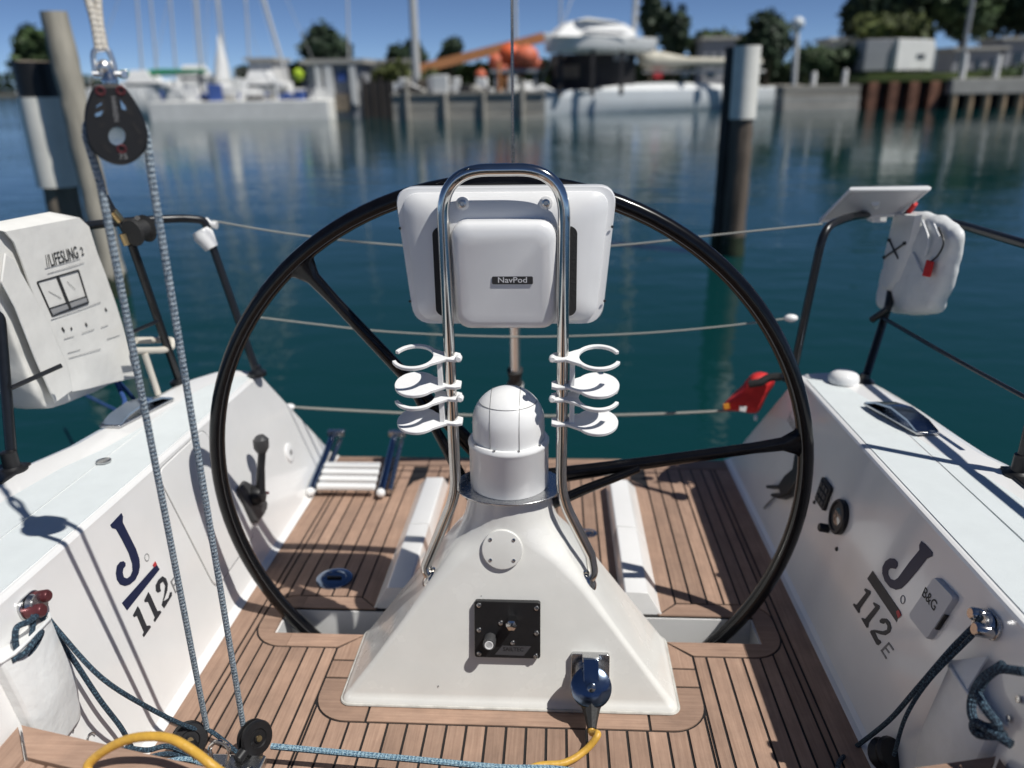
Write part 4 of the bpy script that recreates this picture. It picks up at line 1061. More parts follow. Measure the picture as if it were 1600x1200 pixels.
part(MB().tube(rounded(bt, 0.02, 5), 0.0105, n=10), 'loop', plain('cream_tube', (0.62, 0.58, 0.5), 0.5), t)
part(MB().tube([bX(226, 552, -1.13), bX(247, 616, -1.12)], 0.0095, n=10), 'leg', plain('cream_tube2', (0.62, 0.58, 0.5), 0.5), t)
rr = thing('stern_rail', 'black stern rail on the right quarter carrying the white bag', 'rail', bZ(1236, 592, 0.51))
b1 = bZ(1237, 592, 0.512)
pR = [b1, bY(1288, 354, 2.33), bX(1330, 338, 1.02), bX(1378, 332, 1.18), bX(1415, 333, 1.26), bX(1500, 351, 1.325), bX(1600, 381, 1.335), V((1.37, 1.2, 0.985)), V((1.42, 0.6, 0.985))]
part(MB().tube(rounded(pR, 0.07, 7), RZ, n=12), 'top_tube', POWDER, rr)
b2 = bZ(1350, 598, 0.51)
part(MB().tube([b2, bX(1388, 478, 1.175), bX(1413, 334, 1.265)], RZ, n=12), 'leg', POWDER, rr)
for a in (b1, b2): part(MB().lathe([(0.03, -0.006), (0.03, 0.006), (0.016, 0.016), (0.014, 0.03)], a, (0, 0, 1), 16), 'foot', POWDER, rr)
part(MB().tube([bX(1362, 500, 1.12), bX(1388, 482, 1.15)], 0.011, n=8), 'clamp', BLACK, rr)
for s, px, lab in ((-1, (20, 735), 'black stanchion on the left deck edge near the rescue bag'), (1, (1592, 742), 'black stanchion at the right edge of the frame')):
    b = bZ(*px, 0.514)
    top = bX(-2, 470, b.x-0.02) if s < 0 else b+V((0.01, 0.01, 0.5))
    if s < 0: top = b+(top-b)*1.25
    t = thing('stanchion', lab, 'stanchion', b, 'stanchions on the deck edge')
    part(MB().tube([b, top], 0.0125, n=12), 'post', POWDER, t)
    part(MB().lathe([(0.034, -0.006), (0.034, 0.004), (0.024, 0.008), (0.019, 0.012), (0.018, 0.05), (0.0125, 0.052)], b, (0, 0, 1), 20), 'base', BLACK, t)
    part(MB().box((b.x+s*0.01, b.y-0.02, 0.516), (0.07, 0.11, 0.01)), 'foot_pad', BLACK, t, bev=0.003)
rope([bX(18, 606, -1.2), bX(96, 571, -1.13)], 0.006, POWDER, 'lifeline', 'short black lifeline crossing the side of the rescue bag')
rope([bX(1382, 498, 1.14), bX(1490, 560, 1.18), bX(1604, 622, 1.21)], 0.006, POWDER, 'lifeline', 'black lifeline running forward from under the white bag')
for lab, pts, y in (('upper lifeline slung across the open stern', [(332, 345), (430, 362), (540, 376), (680, 387), (800, 390), (960, 384), (1130, 366), (1285, 350)], 2.45),
                    ('middle lifeline slung across the open stern', [(397, 495), (480, 505), (600, 518), (740, 525), (860, 526), (1000, 521), (1120, 511), (1236, 497)], 2.43),
                    ('lowest lifeline slung across the open stern', [(452, 636), (560, 642), (700, 648), (860, 650), (1020, 647), (1150, 641), (1185, 639)], 2.61)):
    rope([bY(px, py, y) for px, py in pts], 0.0030 if y < 2.6 else 0.0048, ROPEG, 'stern_lifeline', lab, 'lifelines across the stern', n=8)
for c, lab in ((bY(1236, 497, 2.43), 'small white hook on the right rail leg'), (bY(397, 494, 2.43), 'small white hook on the left rail leg'), (bY(452, 636, 2.61), 'small white hook at the left coaming end')):
    solo(MB().sphere(c, 0.016, 12, 8, (1.4, 1, 0.8)), 'snap_hook', PLASTIC, lab, 'hook', 'white lifeline hooks')
# backstay with its cylinder
t = thing('backstay', 'backstay with steel tensioner rising from the transom behind the pod', 'backstay', (-0.03, 2.78, 0))
a, b = bY(805, 615, 2.72), bY(804, 500, 2.60)
dv = (b-a)
part(MB().tube([a-dv*0.9, a], 0.010, n=10), 'toggle', STEELB, t)
part(MB().tube([a, a+dv*0.05, a+dv*0.16, a+dv*0.2, a+dv*0.34], [0.02, 0.03, 0.03, 0.022, 0.03], n=14), 'gland', BLKRUB, t)
part(MB().tube([a+dv*0.08, a+dv*0.15], 0.0312, n=14), 'white_band', PLASTIC, t)
part(MB().tube([a+dv*0.34, a+dv*2.2], 0.019, n=14), 'cylinder', STEELM, t)
part(MB().tube([a+dv*2.2, a+dv*9], 0.004, n=6), 'wire', STEELB, t)

CLOUD = bpy.data.textures.new('cloth_folds', 'CLOUDS'); CLOUD.noise_scale = 0.10; CLOUD.noise_depth = 2
def soften(o, strength=0.014, lv=3):
    sb = o.modifiers.new('subdivision', 'SUBSURF'); sb.levels = lv; sb.render_levels = lv
    dp = o.modifiers.new('folds', 'DISPLACE'); dp.texture = CLOUD; dp.strength = strength; dp.mid_level = 0.5; dp.texture_coords = 'LOCAL'
    o.data.polygons.foreach_set('use_smooth', [True]*len(o.data.polygons)); o.data.set_sharp_from_angle(angle=rad(180))
    return o
# ------------------------------------------------------------------ rescue bag on the left rail
rb = thing('rescue_bag', 'white rescue sling bag with printed instructions over the left rail', 'bag', bX(100, 640, -1.2))
BX = -1.215
def bx_(px, py, u=0.0): return bX(px, py, BX)+V((u, 0, 0))
def panel(pts, u, th, mat, name, par, bev=0, rows=0):
    mb = MB(); mb.prism([bx_(x, y, u) for x, y in pts], (th, 0, 0)); return part(mb, name, mat, par, bev=bev, flat=(bev == 0))
out = [(-22, 420), (-10, 370), (20, 352), (60, 345), (110, 341), (132, 356), (150, 410), (170, 455), (188, 515), (203, 580), (205, 592), (170, 604), (130, 622), (80, 643), (70, 636), (48, 598), (20, 520), (0, 470)]
mb = MB(); ce = sum((bx_(*p) for p in out), V())/len(out)
mb.loft([[ce+(bx_(*p)-ce)*0.96+V((-0.115, 0, 0)) for p in out], [bx_(*p, -0.105) for p in out], [bx_(*p, -0.02) for p in out], [bx_(*p, -0.004) for p in out], [ce+(bx_(*p)-ce)*0.90 for p in out]]); soften(part(mb, 'body', CLOTH, rb), 0.012)
# flap: a draped sheet from over the rail down the front
cols = 9; rows = 16
Lx = [(-14, 352), (0, 362), (14, 378), (24, 402), (38, 442), (56, 492), (76, 545), (96, 592), (106, 612)]
Rx = [(96, 331), (118, 340), (133, 354), (146, 395), (160, 432), (176, 478), (190, 524), (201, 566), (207, 590)]
def along(T, t):
    k = t*(len(T)-1); i = min(int(k), len(T)-2); f = k-i
    return (T[i][0]*(1-f)+T[i+1][0]*f, T[i][1]*(1-f)+T[i+1][1]*f)
vs = []; fs = []
for r in range(rows+1):
    t = r/rows; a, b = along(Lx, t), along(Rx, t)
    for c in range(cols+1):
        f = c/cols; px, py = a[0]+(b[0]-a[0])*f, a[1]+(b[1]-a[1])*f
        u = 0.012+0.0010*math.sin(f*5+t*3)+(0.006*math.sin(f*7)*max(0, t-0.8)*5)
        if t < 0.12: u -= (0.12-t)*0.35
        vs.append(bx_(px, py, u))
for r in range(rows):
    for c in range(cols):
        i = r*(cols+1)+c; fs.append((i, i+cols+1, i+cols+2, i+1))
nv = len(vs); vs += [v+V((-0.004, 0, 0)) for v in vs]
fs += [tuple(nv+k for k in f[::-1]) for f in fs]
edge = [c for c in range(cols+1)]+[r*(cols+1)+cols for r in range(1, rows+1)]+[rows*(cols+1)+c for c in range(cols-1, -1, -1)]+[r*(cols+1) for r in range(rows-1, 0, -1)]
for a, b in zip(edge, edge[1:]+edge[:1]): fs.append((a, b, nv+b, nv+a))
fl = part(MB().add(vs, fs), 'flap', CLOTH, rb)
part(MB().prism([bx_(x, y, 0.02) for x, y in ((-8, 395), (6, 405), (60, 500), (92, 572), (100, 610), (72, 630), (40, 560), (8, 480), (-14, 440))], (0.006, 0, 0)), 'side_fold', CLOTH, rb, bev=0.003)
UP_ = 0.0135
def fxy(px, py, u=UP_): return bx_(px, py, u)
ux = (fxy(125, 392)-fxy(58, 413)); 
part(MB().text('//LIFESLING', fxy(90, 402), ux, (0, -0.06, 1), 0.046, bold=0.006, sx=0.62), 'lettering', INK, fl, flat=True)
part(MB().text('2', fxy(121, 393), ux, (0, -0.06, 1), 0.032, bold=0.006), 'lettering', INK, fl, flat=True)
def line(a, b, w, mat=INK, name='print_line'):
    A, B = fxy(*a), fxy(*b); d = (B-A).normalized(); s_ = V((1, 0, 0)).cross(d)*w/2
    mb = MB(); mb.prism([A-s_, B-s_, B+s_, A+s_], (0.0006, 0, 0)); return part(mb, name, mat, fl, flat=True)
for a, b, w in (((50, 441), (115, 422), 0.004), ((115, 422), (131, 473), 0.005), ((131, 473), (74, 494), 0.004), ((74, 494), (50, 441), 0.006), ((82, 432), (103, 484), 0.011), ((70, 482), (128, 463), 0.003)):
    line(a, b, w)
mb = MB(); mb.prism([fxy(71, 484, UP_-0.0004), fxy(128, 465, UP_-0.0004), fxy(130, 471, UP_-0.0004), fxy(75, 491, UP_-0.0004)], (0.0004, 0, 0)); part(mb, 'print_block', plain('print_grey', (0.3, 0.3, 0.3), 0.7), fl, flat=True)
for (a, b) in (((62, 420), (118, 403)), ((66, 428), (124, 410)), ((72, 500), (150, 472)), ((92, 530), (108, 525)), ((120, 521), (140, 514)), ((150, 512), (162, 508)), ((100, 560), (150, 545)), ((98, 552), (118, 546)), ((160, 530), (180, 524)), ((68, 455), (88, 466)), ((97, 440), (110, 452))):
    line(a, b, 0.0012, GREYINK)
for a, b in (((89, 512), (93, 518)), ((103, 512), (105, 515)), ((126, 505), (129, 509)), ((157, 482), (160, 486))): line(a, b, 0.006, INK)

# white bag on the right rail
wb = thing('white_bag', 'white rescue module bag with red tag over the right rail', 'bag', bX(1425, 492, 1.25))
def rx_(px, py, u=0.0): return bX(px, py, 1.205)+V((-u, 0, 0))
out = [(1406, 334), (1420, 329), (1452, 333), (1490, 350), (1497, 362), (1490, 400), (1478, 440), (1462, 483), (1452, 490), (1420, 493), (1395, 491), (1372, 484), (1366, 474), (1374, 440), (1384, 405), (1396, 365)]
ce = sum((rx_(*p) for p in out), V())/len(out)
mb = MB(); mb.loft([[ce+(rx_(*p)-ce)*0.9+V((0.042, 0, 0)) for p in out], [rx_(*p, -0.032) for p in out], [rx_(*p, 0.0) for p in out], [ce+(rx_(*p)-ce)*0.80+V((-0.024, 0, 0)) for p in out]]); soften(part(mb, 'body', VINYLW, wb), 0.022)
mb = MB(); mb.loft([[rx_(x, y, 0.020) for x, y in ((1410, 333), (1452, 335), (1445, 372), (1432, 405), (1420, 440), (1400, 458), (1388, 450), (1392, 400))], [rx_(x, y, 0.034) for x, y in ((1414, 335), (1448, 337), (1440, 372), (1428, 402), (1416, 436), (1402, 450), (1394, 445), (1398, 400))]]); part(mb, 'front_flap', VINYLW, wb)
for a, b in (((1408, 375), (1422, 404)), ((1400, 402), (1433, 380))): part(MB().tube([rx_(*a, 0.037), rx_(*b, 0.037)], 0.0028, n=6), 'toggle_cord', BLACK, wb)
for a in ((1408, 375), (1433, 380), (1400, 402)): part(MB().sphere(rx_(*a, 0.038), 0.006, 8, 6), 'toggle', BLACK, wb)
mb = MB(); mb.prism([rx_(x, y, 0.024) for x, y in ((1464, 406), (1474, 409), (1468, 433), (1457, 431))], (-0.006, 0, 0)); part(mb, 'red_tag', REDF, wb, bev=0.001)
part(MB().tube(smooth([rx_(1470, 408, .026), rx_(1480, 398, .024), rx_(1486, 378, .02), rx_(1478, 355, .02)], 4), 0.0028, n=6), 'tag_cord', BLACK, wb)
for pts in ([(1455, 345), (1465, 375), (1460, 400)], [(1440, 395), (1455, 425), (1462, 432)], [(1473, 350), (1482, 370)]):
    part(MB().tube(smooth([rx_(*p, 0.025) for p in pts], 4), 0.004, n=6), 'strap', VINYLW, wb)
part(MB().tube([bX(1420, 331, 1.20), bX(1430, 318, 1.20)], 0.008, n=8), 'pull_tab', REDF, wb)
# tilted solar panel
sp = thing('solar_panel', 'small tilted solar panel on the right stern rail, seen from behind', 'solar panel', bY(1370, 345, 2.3))
A, B, C_ = bY(1329, 297, 2.46), bY(1452, 295, 2.40), bY(1281, 345, 2.62)
D_ = B+(C_-A)*0.78
nn = (B-A).cross(C_-A).normalized()
if nn.y > 0: nn = -nn
mb = MB(); mb.prism([A, B, D_, C_], -nn*0.012); part(mb, 'panel', GREYBOX, sp, bev=0.002)
part(MB().tube([A, B, D_, C_], 0.007, n=8, closed=True), 'frame', PLASTIC, sp)
part(MB().box(tuple(bX(1371, 334, 1.14)), (0.045, 0.05, 0.05)), 'bracket', PLASTIC, sp, bev=0.004)
part(MB().tube([bX(1371, 330, 1.14), (A+D_)/2], 0.012, n=8), 'stem', PLASTIC, sp)
# red throw bag at the right stern corner
rd = thing('throw_bag', 'red throw bag with black strap at the right stern corner', 'bag', bY(1170, 645, 2.55))
def rd_(x, y, yy): return bY(1120+x/4, 560+y/4, yy)
out = [(35, 310), (60, 270), (180, 150), (230, 90), (300, 80), (345, 110), (370, 140), (330, 210), (280, 320), (250, 355), (150, 330), (60, 325)]
mb = MB(); ce = sum((rd_(*p, 2.52) for p in out), V())/len(out)
mb.loft([[ce+(rd_(*p, 2.50)-ce)*0.7 for p in out], [rd_(*p, 2.545) for p in out], [rd_(*p, 2.62) for p in out], [ce+(rd_(*p, 2.66)-ce)*0.8 for p in out]]); soften(part(mb, 'body', REDF, rd), 0.02)
part(MB().tube(smooth([rd_(200, 160, 2.50), rd_(270, 150, 2.49), rd_(330, 120, 2.49), rd_(400, 115, 2.48), rd_(450, 110, 2.46)], 4), 0.014, n=8), 'strap', BLKRUB, rd)
mb = MB(); mb.prism([rd_(x, y, 2.515) for x, y in ((140, 295), (185, 300), (180, 330), (140, 325))], (0, -0.006, 0)); part(mb, 'white_patch', PLASTIC, rd)
mb = MB(); mb.prism([rd_(x, y, 2.515) for x, y in ((40, 285), (75, 280), (80, 310), (45, 315))], (0, -0.006, 0)); part(mb, 'orange_patch', plain('orange_tape', (0.7, 0.28, 0.03), 0.5), rd)
# folding cleats on the toe rails
for s, a, b, lab in ((-1, (152, 668), (240, 624), 'polished mooring cleat on the left deck edge'), (1, (1385, 632), (1472, 679), 'polished mooring cleat on the right deck edge')):
    p, q_ = bZ(*a, 0.517), bZ(*b, 0.517)
    p.x -= s*0.035; q_.x -= s*0.035
    t = thing('mooring_cleat', lab, 'cleat', (p+q_)/2, 'cleats on the deck edges')
    d = q_-p
    sd = V((s, 0, 0))
    mb = MB(); mb.obox((p+q_)/2+V((0, 0, 0.002)), d*0.5, sd*0.03, V((0, 0, 0.004))); part(mb, 'base', STEELB, t, bev=0.002)
    prof = [(-0.48, 0.006), (-0.30, 0.022), (0.0, 0.032), (0.30, 0.022), (0.48, 0.006)]
    rings = []
    for u, h in [(x, h) for x, h in prof]:
        c = (p+q_)/2+d*u+V((0, 0, h)); rings.append([c+sd*0.028+V((0, 0, 0.003)), c-sd*0.028+V((0, 0, 0.003)), c-sd*0.028-V((0, 0, 0.003)), c+sd*0.028-V((0, 0, 0.003))])
    part(MB().loft(rings), 'horn', STEELSKY, t)
rope([bZ(190, 645, 0.52), bX(195, 628, -1.19), bX(188, 610, -1.24), bX(180, 590, -1.27), V((-1.5, 2.7, 0.2)), V((-2.6, 3.9, -0.1))], 0.007, plain('blue_line', (0.03, 0.08, 0.25), 0.7), 'mooring_line', 'blue mooring line leaving the left cleat')

# ------------------------------------------------------------------ trim the boat
bpy.context.view_layer.update()
for o_ in BOATS:
    o_.matrix_world = BOAT @ o_.matrix_world

# ================================================================== HARBOUR
WATER = -0.52
GROUND = WATER+1.15
# water
m, N, L, P = new_mat('harbour_water')
P.inputs['Base Color'].default_value = (0.003, 0.034, 0.036, 1)
P.inputs['Specular IOR Level'].default_value = 0.42
P.inputs['Roughness'].default_value = 0.04
P.inputs['IOR'].default_value = 1.33
tc = N.new('ShaderNodeTexCoord')
def wnoise(sc, det, st):
    mp = N.new('ShaderNodeMapping'); mp.inputs['Scale'].default_value = st
    L.new(tc.outputs['Object'], mp.inputs[0])
    n_ = N.new('ShaderNodeTexNoise'); n_.inputs['Scale'].default_value = sc; n_.inputs['Detail'].default_value = det; n_.inputs['Roughness'].default_value = 0.5
    L.new(mp.outputs[0], n_.inputs['Vector']); return n_.outputs[0]
n1 = wnoise(0.9, 3.0, (0.55, 1.4, 1)); n2 = wnoise(3.7, 3.0, (0.75, 1.25, 1)); n3 = wnoise(14, 2.0, (0.9, 1.2, 1)); n0 = wnoise(0.13, 2.0, (1, 0.6, 1))
ma = N.new('ShaderNodeMath'); ma.operation = 'MULTIPLY_ADD'; L.new(n2, ma.inputs[0]); ma.inputs[1].default_value = 0.30; L.new(n1, ma.inputs[2])
mb_ = N.new('ShaderNodeMath'); mb_.operation = 'MULTIPLY_ADD'; L.new(n3, mb_.inputs[0]); mb_.inputs[1].default_value = 0.06; L.new(ma.outputs[0], mb_.inputs[2])
bp = N.new('ShaderNodeBump'); bp.inputs['Strength'].default_value = 0.5; bp.inputs['Distance'].default_value = 0.075
mw = N.new('ShaderNodeMapRange'); mw.inputs['From Min'].default_value = 0.35; mw.inputs['From Max'].default_value = 0.65; mw.inputs['To Min'].default_value = 0.16; mw.inputs['To Max'].default_value = 0.55
L.new(n0, mw.inputs[0]); L.new(mw.outputs[0], bp.inputs['Strength'])
L.new(mb_.outputs[0], bp.inputs['Height']); L.new(bp.outputs[0], P.inputs['Normal'])
WATERM = m
def sheet(name, pts, mat, kind='structure'):
    me = bpy.data.meshes.new(name); me.from_pydata([tuple(p) for p in pts], [], [tuple(range(len(pts)))]); me.materials.append(mat)
    o = bpy.data.objects.new(name, me); COL.objects.link(o); o['kind'] = kind; return o
sheet('water', [(-2500, -2500, WATER), (2500, -2500, WATER), (2500, 4500, WATER), (-2500, 4500, WATER)], WATERM)
GRAVEL = plain('gravel_ground', (0.24, 0.225, 0.19), 0.9, var=0.25, vscale=0.6, bump=0.3, bscale=3)
GRASS = plain('grass', (0.06, 0.085, 0.02), 0.9, var=0.3, vscale=0.7, bump=0.5, bscale=6)
BX0 = wY(150, 186, 46).x
def slab(name, poly, z0, z1, mat):
    mb = MB(); mb.prism([V((x, y, z0)) for x, y in poly], (0, 0, z1-z0))
    o = bpy.data.objects.new(name, mesh_from(mb, name, V((0, 0, 0)), mat, True)); COL.objects.link(o); o['kind'] = 'structure'; return o
slab('ground', [(BX0, 62), (2500, 62), (2500, 4400), (-2500, 4400), (-2500, 320), (BX0-40, 320), (BX0, 120)], WATER-1, GROUND, GRAVEL)

CONCW = plain('white_concrete', (0.80, 0.79, 0.75), 0.8, var=0.08, vscale=1.2)
CONC = plain('pale_concrete', (0.40, 0.385, 0.35), 0.85, var=0.14, vscale=1.2, bump=0.2, bscale=5)
WOODG = plain('grey_timber', (0.34, 0.32, 0.28), 0.85, var=0.22, vscale=1.5, stretch=(0.3, 1, 3), bump=0.3, bscale=6, rand=0.12)
WOODP = plain('pile_timber', (0.20, 0.165, 0.125), 0.85, var=0.35, vscale=3.0, stretch=(4, 4, 0.5), bump=0.5, bscale=9)
WOODW = plain('weathered_pile', (0.36, 0.33, 0.27), 0.85, var=0.3, vscale=3.0, stretch=(5, 5, 0.5), bump=0.5, bscale=9)
WOODB = plain('brown_wet_pile', (0.10, 0.078, 0.06), 0.7, var=0.75, vscale=2.2, stretch=(6, 6, 0.35), bump=0.6, bscale=9)
WEED = plain('weed', (0.018, 0.03, 0.012), 0.8, var=0.5, vscale=9, bump=0.8, bscale=30)
WOODK = plain('tarred_pile', (0.03, 0.025, 0.022), 0.6, var=0.5, vscale=3.0, stretch=(5, 5, 0.5), bump=0.5, bscale=9)
RUSTP = plain('rusty_sheet_pile', (0.20, 0.09, 0.055), 0.8, var=0.4, vscale=2.0, rand=0.15, bump=0.3, bscale=6)
TARP = plain('pile_tan', (0.34, 0.25, 0.16), 0.85, var=0.25, vscale=2.0)
HULLW = plain('white_hull', (0.80, 0.80, 0.78), 0.45, var=0.04, vscale=1)
HULLG = plain('pale_blue_hull', (0.72, 0.755, 0.775), 0.5, var=0.04, vscale=1)
ALU = plain('mast_alloy', (0.60, 0.60, 0.58), 0.45, 0.2, var=0.08, vscale=2)
COVER = plain('cream_sail_cover', (0.56, 0.53, 0.44), 0.9, var=0.12, vscale=2, bump=0.4, bscale=3)
GREENC = plain('green_canvas', (0.02, 0.22, 0.10), 0.8, var=0.15, vscale=3)
BLUEC = plain('blue_canvas', (0.04, 0.09, 0.30), 0.8, var=0.15, vscale=3)
ORANGE = plain('orange_vinyl', (0.72, 0.12, 0.035), 0.5, var=0.12, vscale=2)
TANB = plain('tan_painted_steel', (0.62, 0.27, 0.11), 0.6, var=0.12, vscale=1)
LIME = plain('lime_vest', (0.42, 0.58, 0.03), 0.7, var=0.1)
WINDOW = plain('dark_window', (0.02, 0.025, 0.03), 0.1, coat=0.5)
SIDING = plain('white_siding', (0.68, 0.68, 0.66), 0.6, var=0.06, vscale=1)
GREYW = plain('grey_wall', (0.30, 0.31, 0.33), 0.7, var=0.08, vscale=1)
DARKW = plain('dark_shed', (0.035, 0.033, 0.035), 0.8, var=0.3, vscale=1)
BARK = plain('bark', (0.09, 0.07, 0.05), 0.9, var=0.3, vscale=3, bump=0.5, bscale=8)
def leafmat(name, c):
    m = plain(name, c, 0.7, var=0.7, vscale=0.55, rand=0.0, detail=6)
    return m
LEAFD = leafmat('dark_leaves', (0.022, 0.045, 0.020)); LEAFM = leafmat('mid_leaves', (0.040, 0.070, 0.022)); LEAFL = leafmat('olive_leaves', (0.085, 0.105, 0.025))

print('D',[round(wZ(a,b,-0.52).y,1) for a,b in ((730,187),(350,188),(1290,173),(842,180),(1256,166),(1600,165))])
def D_at(px, py): return wZ(px, py, WATER).y
def px_x(px, y, py=150): return wY(px, py, y).x
def pz(py, y, px): return wY(px, py, y).z

def pile(px, py_top, px_b, py_b, r, mat, label, name='mooring_pile', capmat=None, sleeve=None, group='mooring piles'):
    b = wZ(px_b, py_b, WATER); y = b.y
    top = wY(px, py_top, y)
    t = thing(name, label, 'pile', V((b.x, y, WATER)), group, boat=False)
    axis = [V((b.x, y, WATER-1.2))+(V((top.x, y, top.z))-V((b.x, y, WATER-1.2)))*(i/10) for i in range(11)]
    ax2 = [axis[0]+(axis[-1]-axis[0])*(i/40)+V((random.uniform(-.03, .03)*r, random.uniform(-.03, .03)*r, 0)) for i in range(41)]
    mb = MB(); mb.tube(ax2, [r*(1.03-0.002*i+random.uniform(-0.045, 0.045)) for i in range(41)], n=18); part(mb, 'post', mat, t)
    f0 = axis[0]+(axis[-1]-axis[0])*((WATER-0.2-axis[0].z)/(axis[-1].z-axis[0].z)); f1 = axis[0]+(axis[-1]-axis[0])*((WATER+0.22-axis[0].z)/(axis[-1].z-axis[0].z))
    part(MB().tube([f0+(f1-f0)*k/6 for k in range(7)], [r*(1.07+random.uniform(-.02, .03)) for k in range(7)], n=14), 'weed_band', WEED, t)
    if sleeve:
        for (z0, z1, rr, mm, nm) in sleeve:
            f = lambda z: axis[0]+(axis[-1]-axis[0])*((z-axis[0].z)/(axis[-1].z-axis[0].z))
            mb = MB(); mb.tube([f(z0), f(z1)], rr, n=20); part(mb, nm, mm, t)
    return t, y
y7 = wZ(170, 470, WATER).y
zz = lambda py, px=80: pz(py, y7, px)
BLKM = plain('black_cap', (0.012, 0.012, 0.013), 0.5, var=0.2)
WPVC = plain('white_pvc', (0.80, 0.78, 0.71), 0.5, var=0.12, vscale=3)
pile(84, 18, 186, 462, 0.115, WOODW, 'tall weathered grey wooden pile at the left, leaning pale top')
y7b = wZ(120, 455, WATER).y
pile(52, 96, 128, 452, 0.155, WOODP, 'brown pile in a white sleeve with black cap at the left edge',
     sleeve=[(pz(292, y7b, 85), pz(152, y7b, 55), 0.19, WPVC, 'white_sleeve'), (pz(152, y7b, 55), pz(97, y7b, 50), 0.175, BLKM, 'black_cap')])
yb = wZ(1122, 392, WATER).y
pile(1146, 74, 1122, 394, 0.085, WOODK, 'thin black tarred pile right of the wheel')
pile(1168, 76, 1146, 398, 0.125, WOODB, 'dark brown pile with a white sleeve on its upper part, right of the wheel',
     sleeve=[(pz(184, yb, 1165), pz(73, yb, 1168), 0.137, WPVC, 'white_sleeve')])

# ---- quay walls
yq = D_at(730, 187)
t = thing('timber_bulkhead', 'grey timber bulkhead along the far bank behind the wheel', 'quay wall', V((px_x(730, yq), yq, WATER)), boat=False)
x0, x1 = px_x(612, yq), px_x(852, yq)
ztop = pz(148, yq, 730)
hb = (ztop-WATER+0.1)/4
for i in range(4):
    part(MB().box(((x0+x1)/2, yq+0.15+random.uniform(-.02, .02), WATER-0.1+hb*(i+0.5)), (x1-x0, 0.25, hb*0.94)), 'board', WOODG, t, bev=0.02)
part(MB().box(((x0+x1)/2, yq+1.2, ztop+0.06), (x1-x0, 2.6, 0.12)), 'deck', WOODG, t)
for i in range(4):
    xx = x0+(x1-x0)*(i+0.4)/4
    part(MB().tube([V((xx, yq-0.1, WATER-1)), V((xx, yq-0.1, ztop+(0.1 if i % 3 else 0.75)))], 0.14, n=12), 'pile', WOODG, t)
for px in (628, 712, 800):
    xx = px_x(px, yq); part(MB().box((xx, yq+0.6, ztop+0.45), (0.42, 0.42, 0.9)), 'bollard_post', SIDING, t, bev=0.04)
yl = D_at(350, 188)
t = thing('concrete_dock', 'long pale concrete dock along the left bank', 'dock', V((px_x(330, yl), yl, WATER)), boat=False)
x0, x1 = px_x(228, yl), px_x(512, yl)
part(MB().box(((x0+x1)/2, yl+1.6, (WATER+pz(158, yl, 350))/2-0.25), (x1-x0, 3.2, pz(158, yl, 350)-WATER+0.5)), 'deck', CONCW, t, bev=0.05)
for i in range(0):
    xx = x0+(x1-x0)*(i+0.7)/4.2; part(MB().tube([V((xx, yl-0.06, WATER-0.5)), V((xx, yl-0.06, pz(163, yl, 350)))], 0.10, n=10), 'fender_post', CONC, t)
t = thing('boat_shed', 'low grey shed with white corner posts on the left dock end', 'shed', V((px_x(520, yl+2), yl+2, WATER)), boat=False)
ys = yl+1.5
x0, x1 = px_x(482, ys), px_x(566, ys)
part(MB().box(((x0+x1)/2, ys+1.5, (pz(185, ys, 520)+pz(100, ys, 520))/2), (x1-x0, 2.6, pz(100, ys, 520)-pz(185, ys, 520))), 'wall', GREYW, t)
part(MB().box(((x0+x1)/2, ys+1.4, pz(96, ys, 520)), (x1-x0+0.6, 3.2, 0.28)), 'roof', CONC, t)
for px, w in ((500, 0.34), (516, 0.5), (554, 0.38)):
    part(MB().box((px_x(px, ys-0.1), ys, (pz(165, ys, 520)+pz(102, ys, 520))/2), (w, 0.3, pz(102, ys, 520)-pz(165, ys, 520))), 'post', SIDING, t)
part(MB().box((px_x(536, ys), ys+0.1, pz(120, ys, 536)), (0.5, 0.2, 0.55)), 'sign', BLUEC, t)
part(MB().box((px_x(533, ys), ys+0.05, pz(160, ys, 536)), (0.9, 0.2, 1.0)), 'opening', WOODP, t)
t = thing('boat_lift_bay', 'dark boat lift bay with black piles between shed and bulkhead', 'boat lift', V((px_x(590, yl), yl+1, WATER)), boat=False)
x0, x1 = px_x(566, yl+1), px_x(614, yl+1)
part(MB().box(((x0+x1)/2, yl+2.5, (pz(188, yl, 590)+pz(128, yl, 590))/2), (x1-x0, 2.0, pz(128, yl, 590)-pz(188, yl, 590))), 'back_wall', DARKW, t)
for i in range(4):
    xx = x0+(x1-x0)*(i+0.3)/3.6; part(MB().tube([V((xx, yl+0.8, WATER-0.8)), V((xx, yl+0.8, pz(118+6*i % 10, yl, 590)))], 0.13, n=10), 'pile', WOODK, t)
solo(MB().sphere(wY(466, 117, yl+0.8), 0.34, 14, 10, (1, 0.7, 1.05)), 'lime_buoy', LIME, 'lime yellow buoy hanging at the left dock', 'buoy', boat=False)
solo(MB().box(tuple(wY(468, 150, yl+0.6)), (0.55, 0.5, 0.6)), 'dock_box', BLUEC, 'blue dock box on the left dock', 'box', boat=False, bev=0.04)
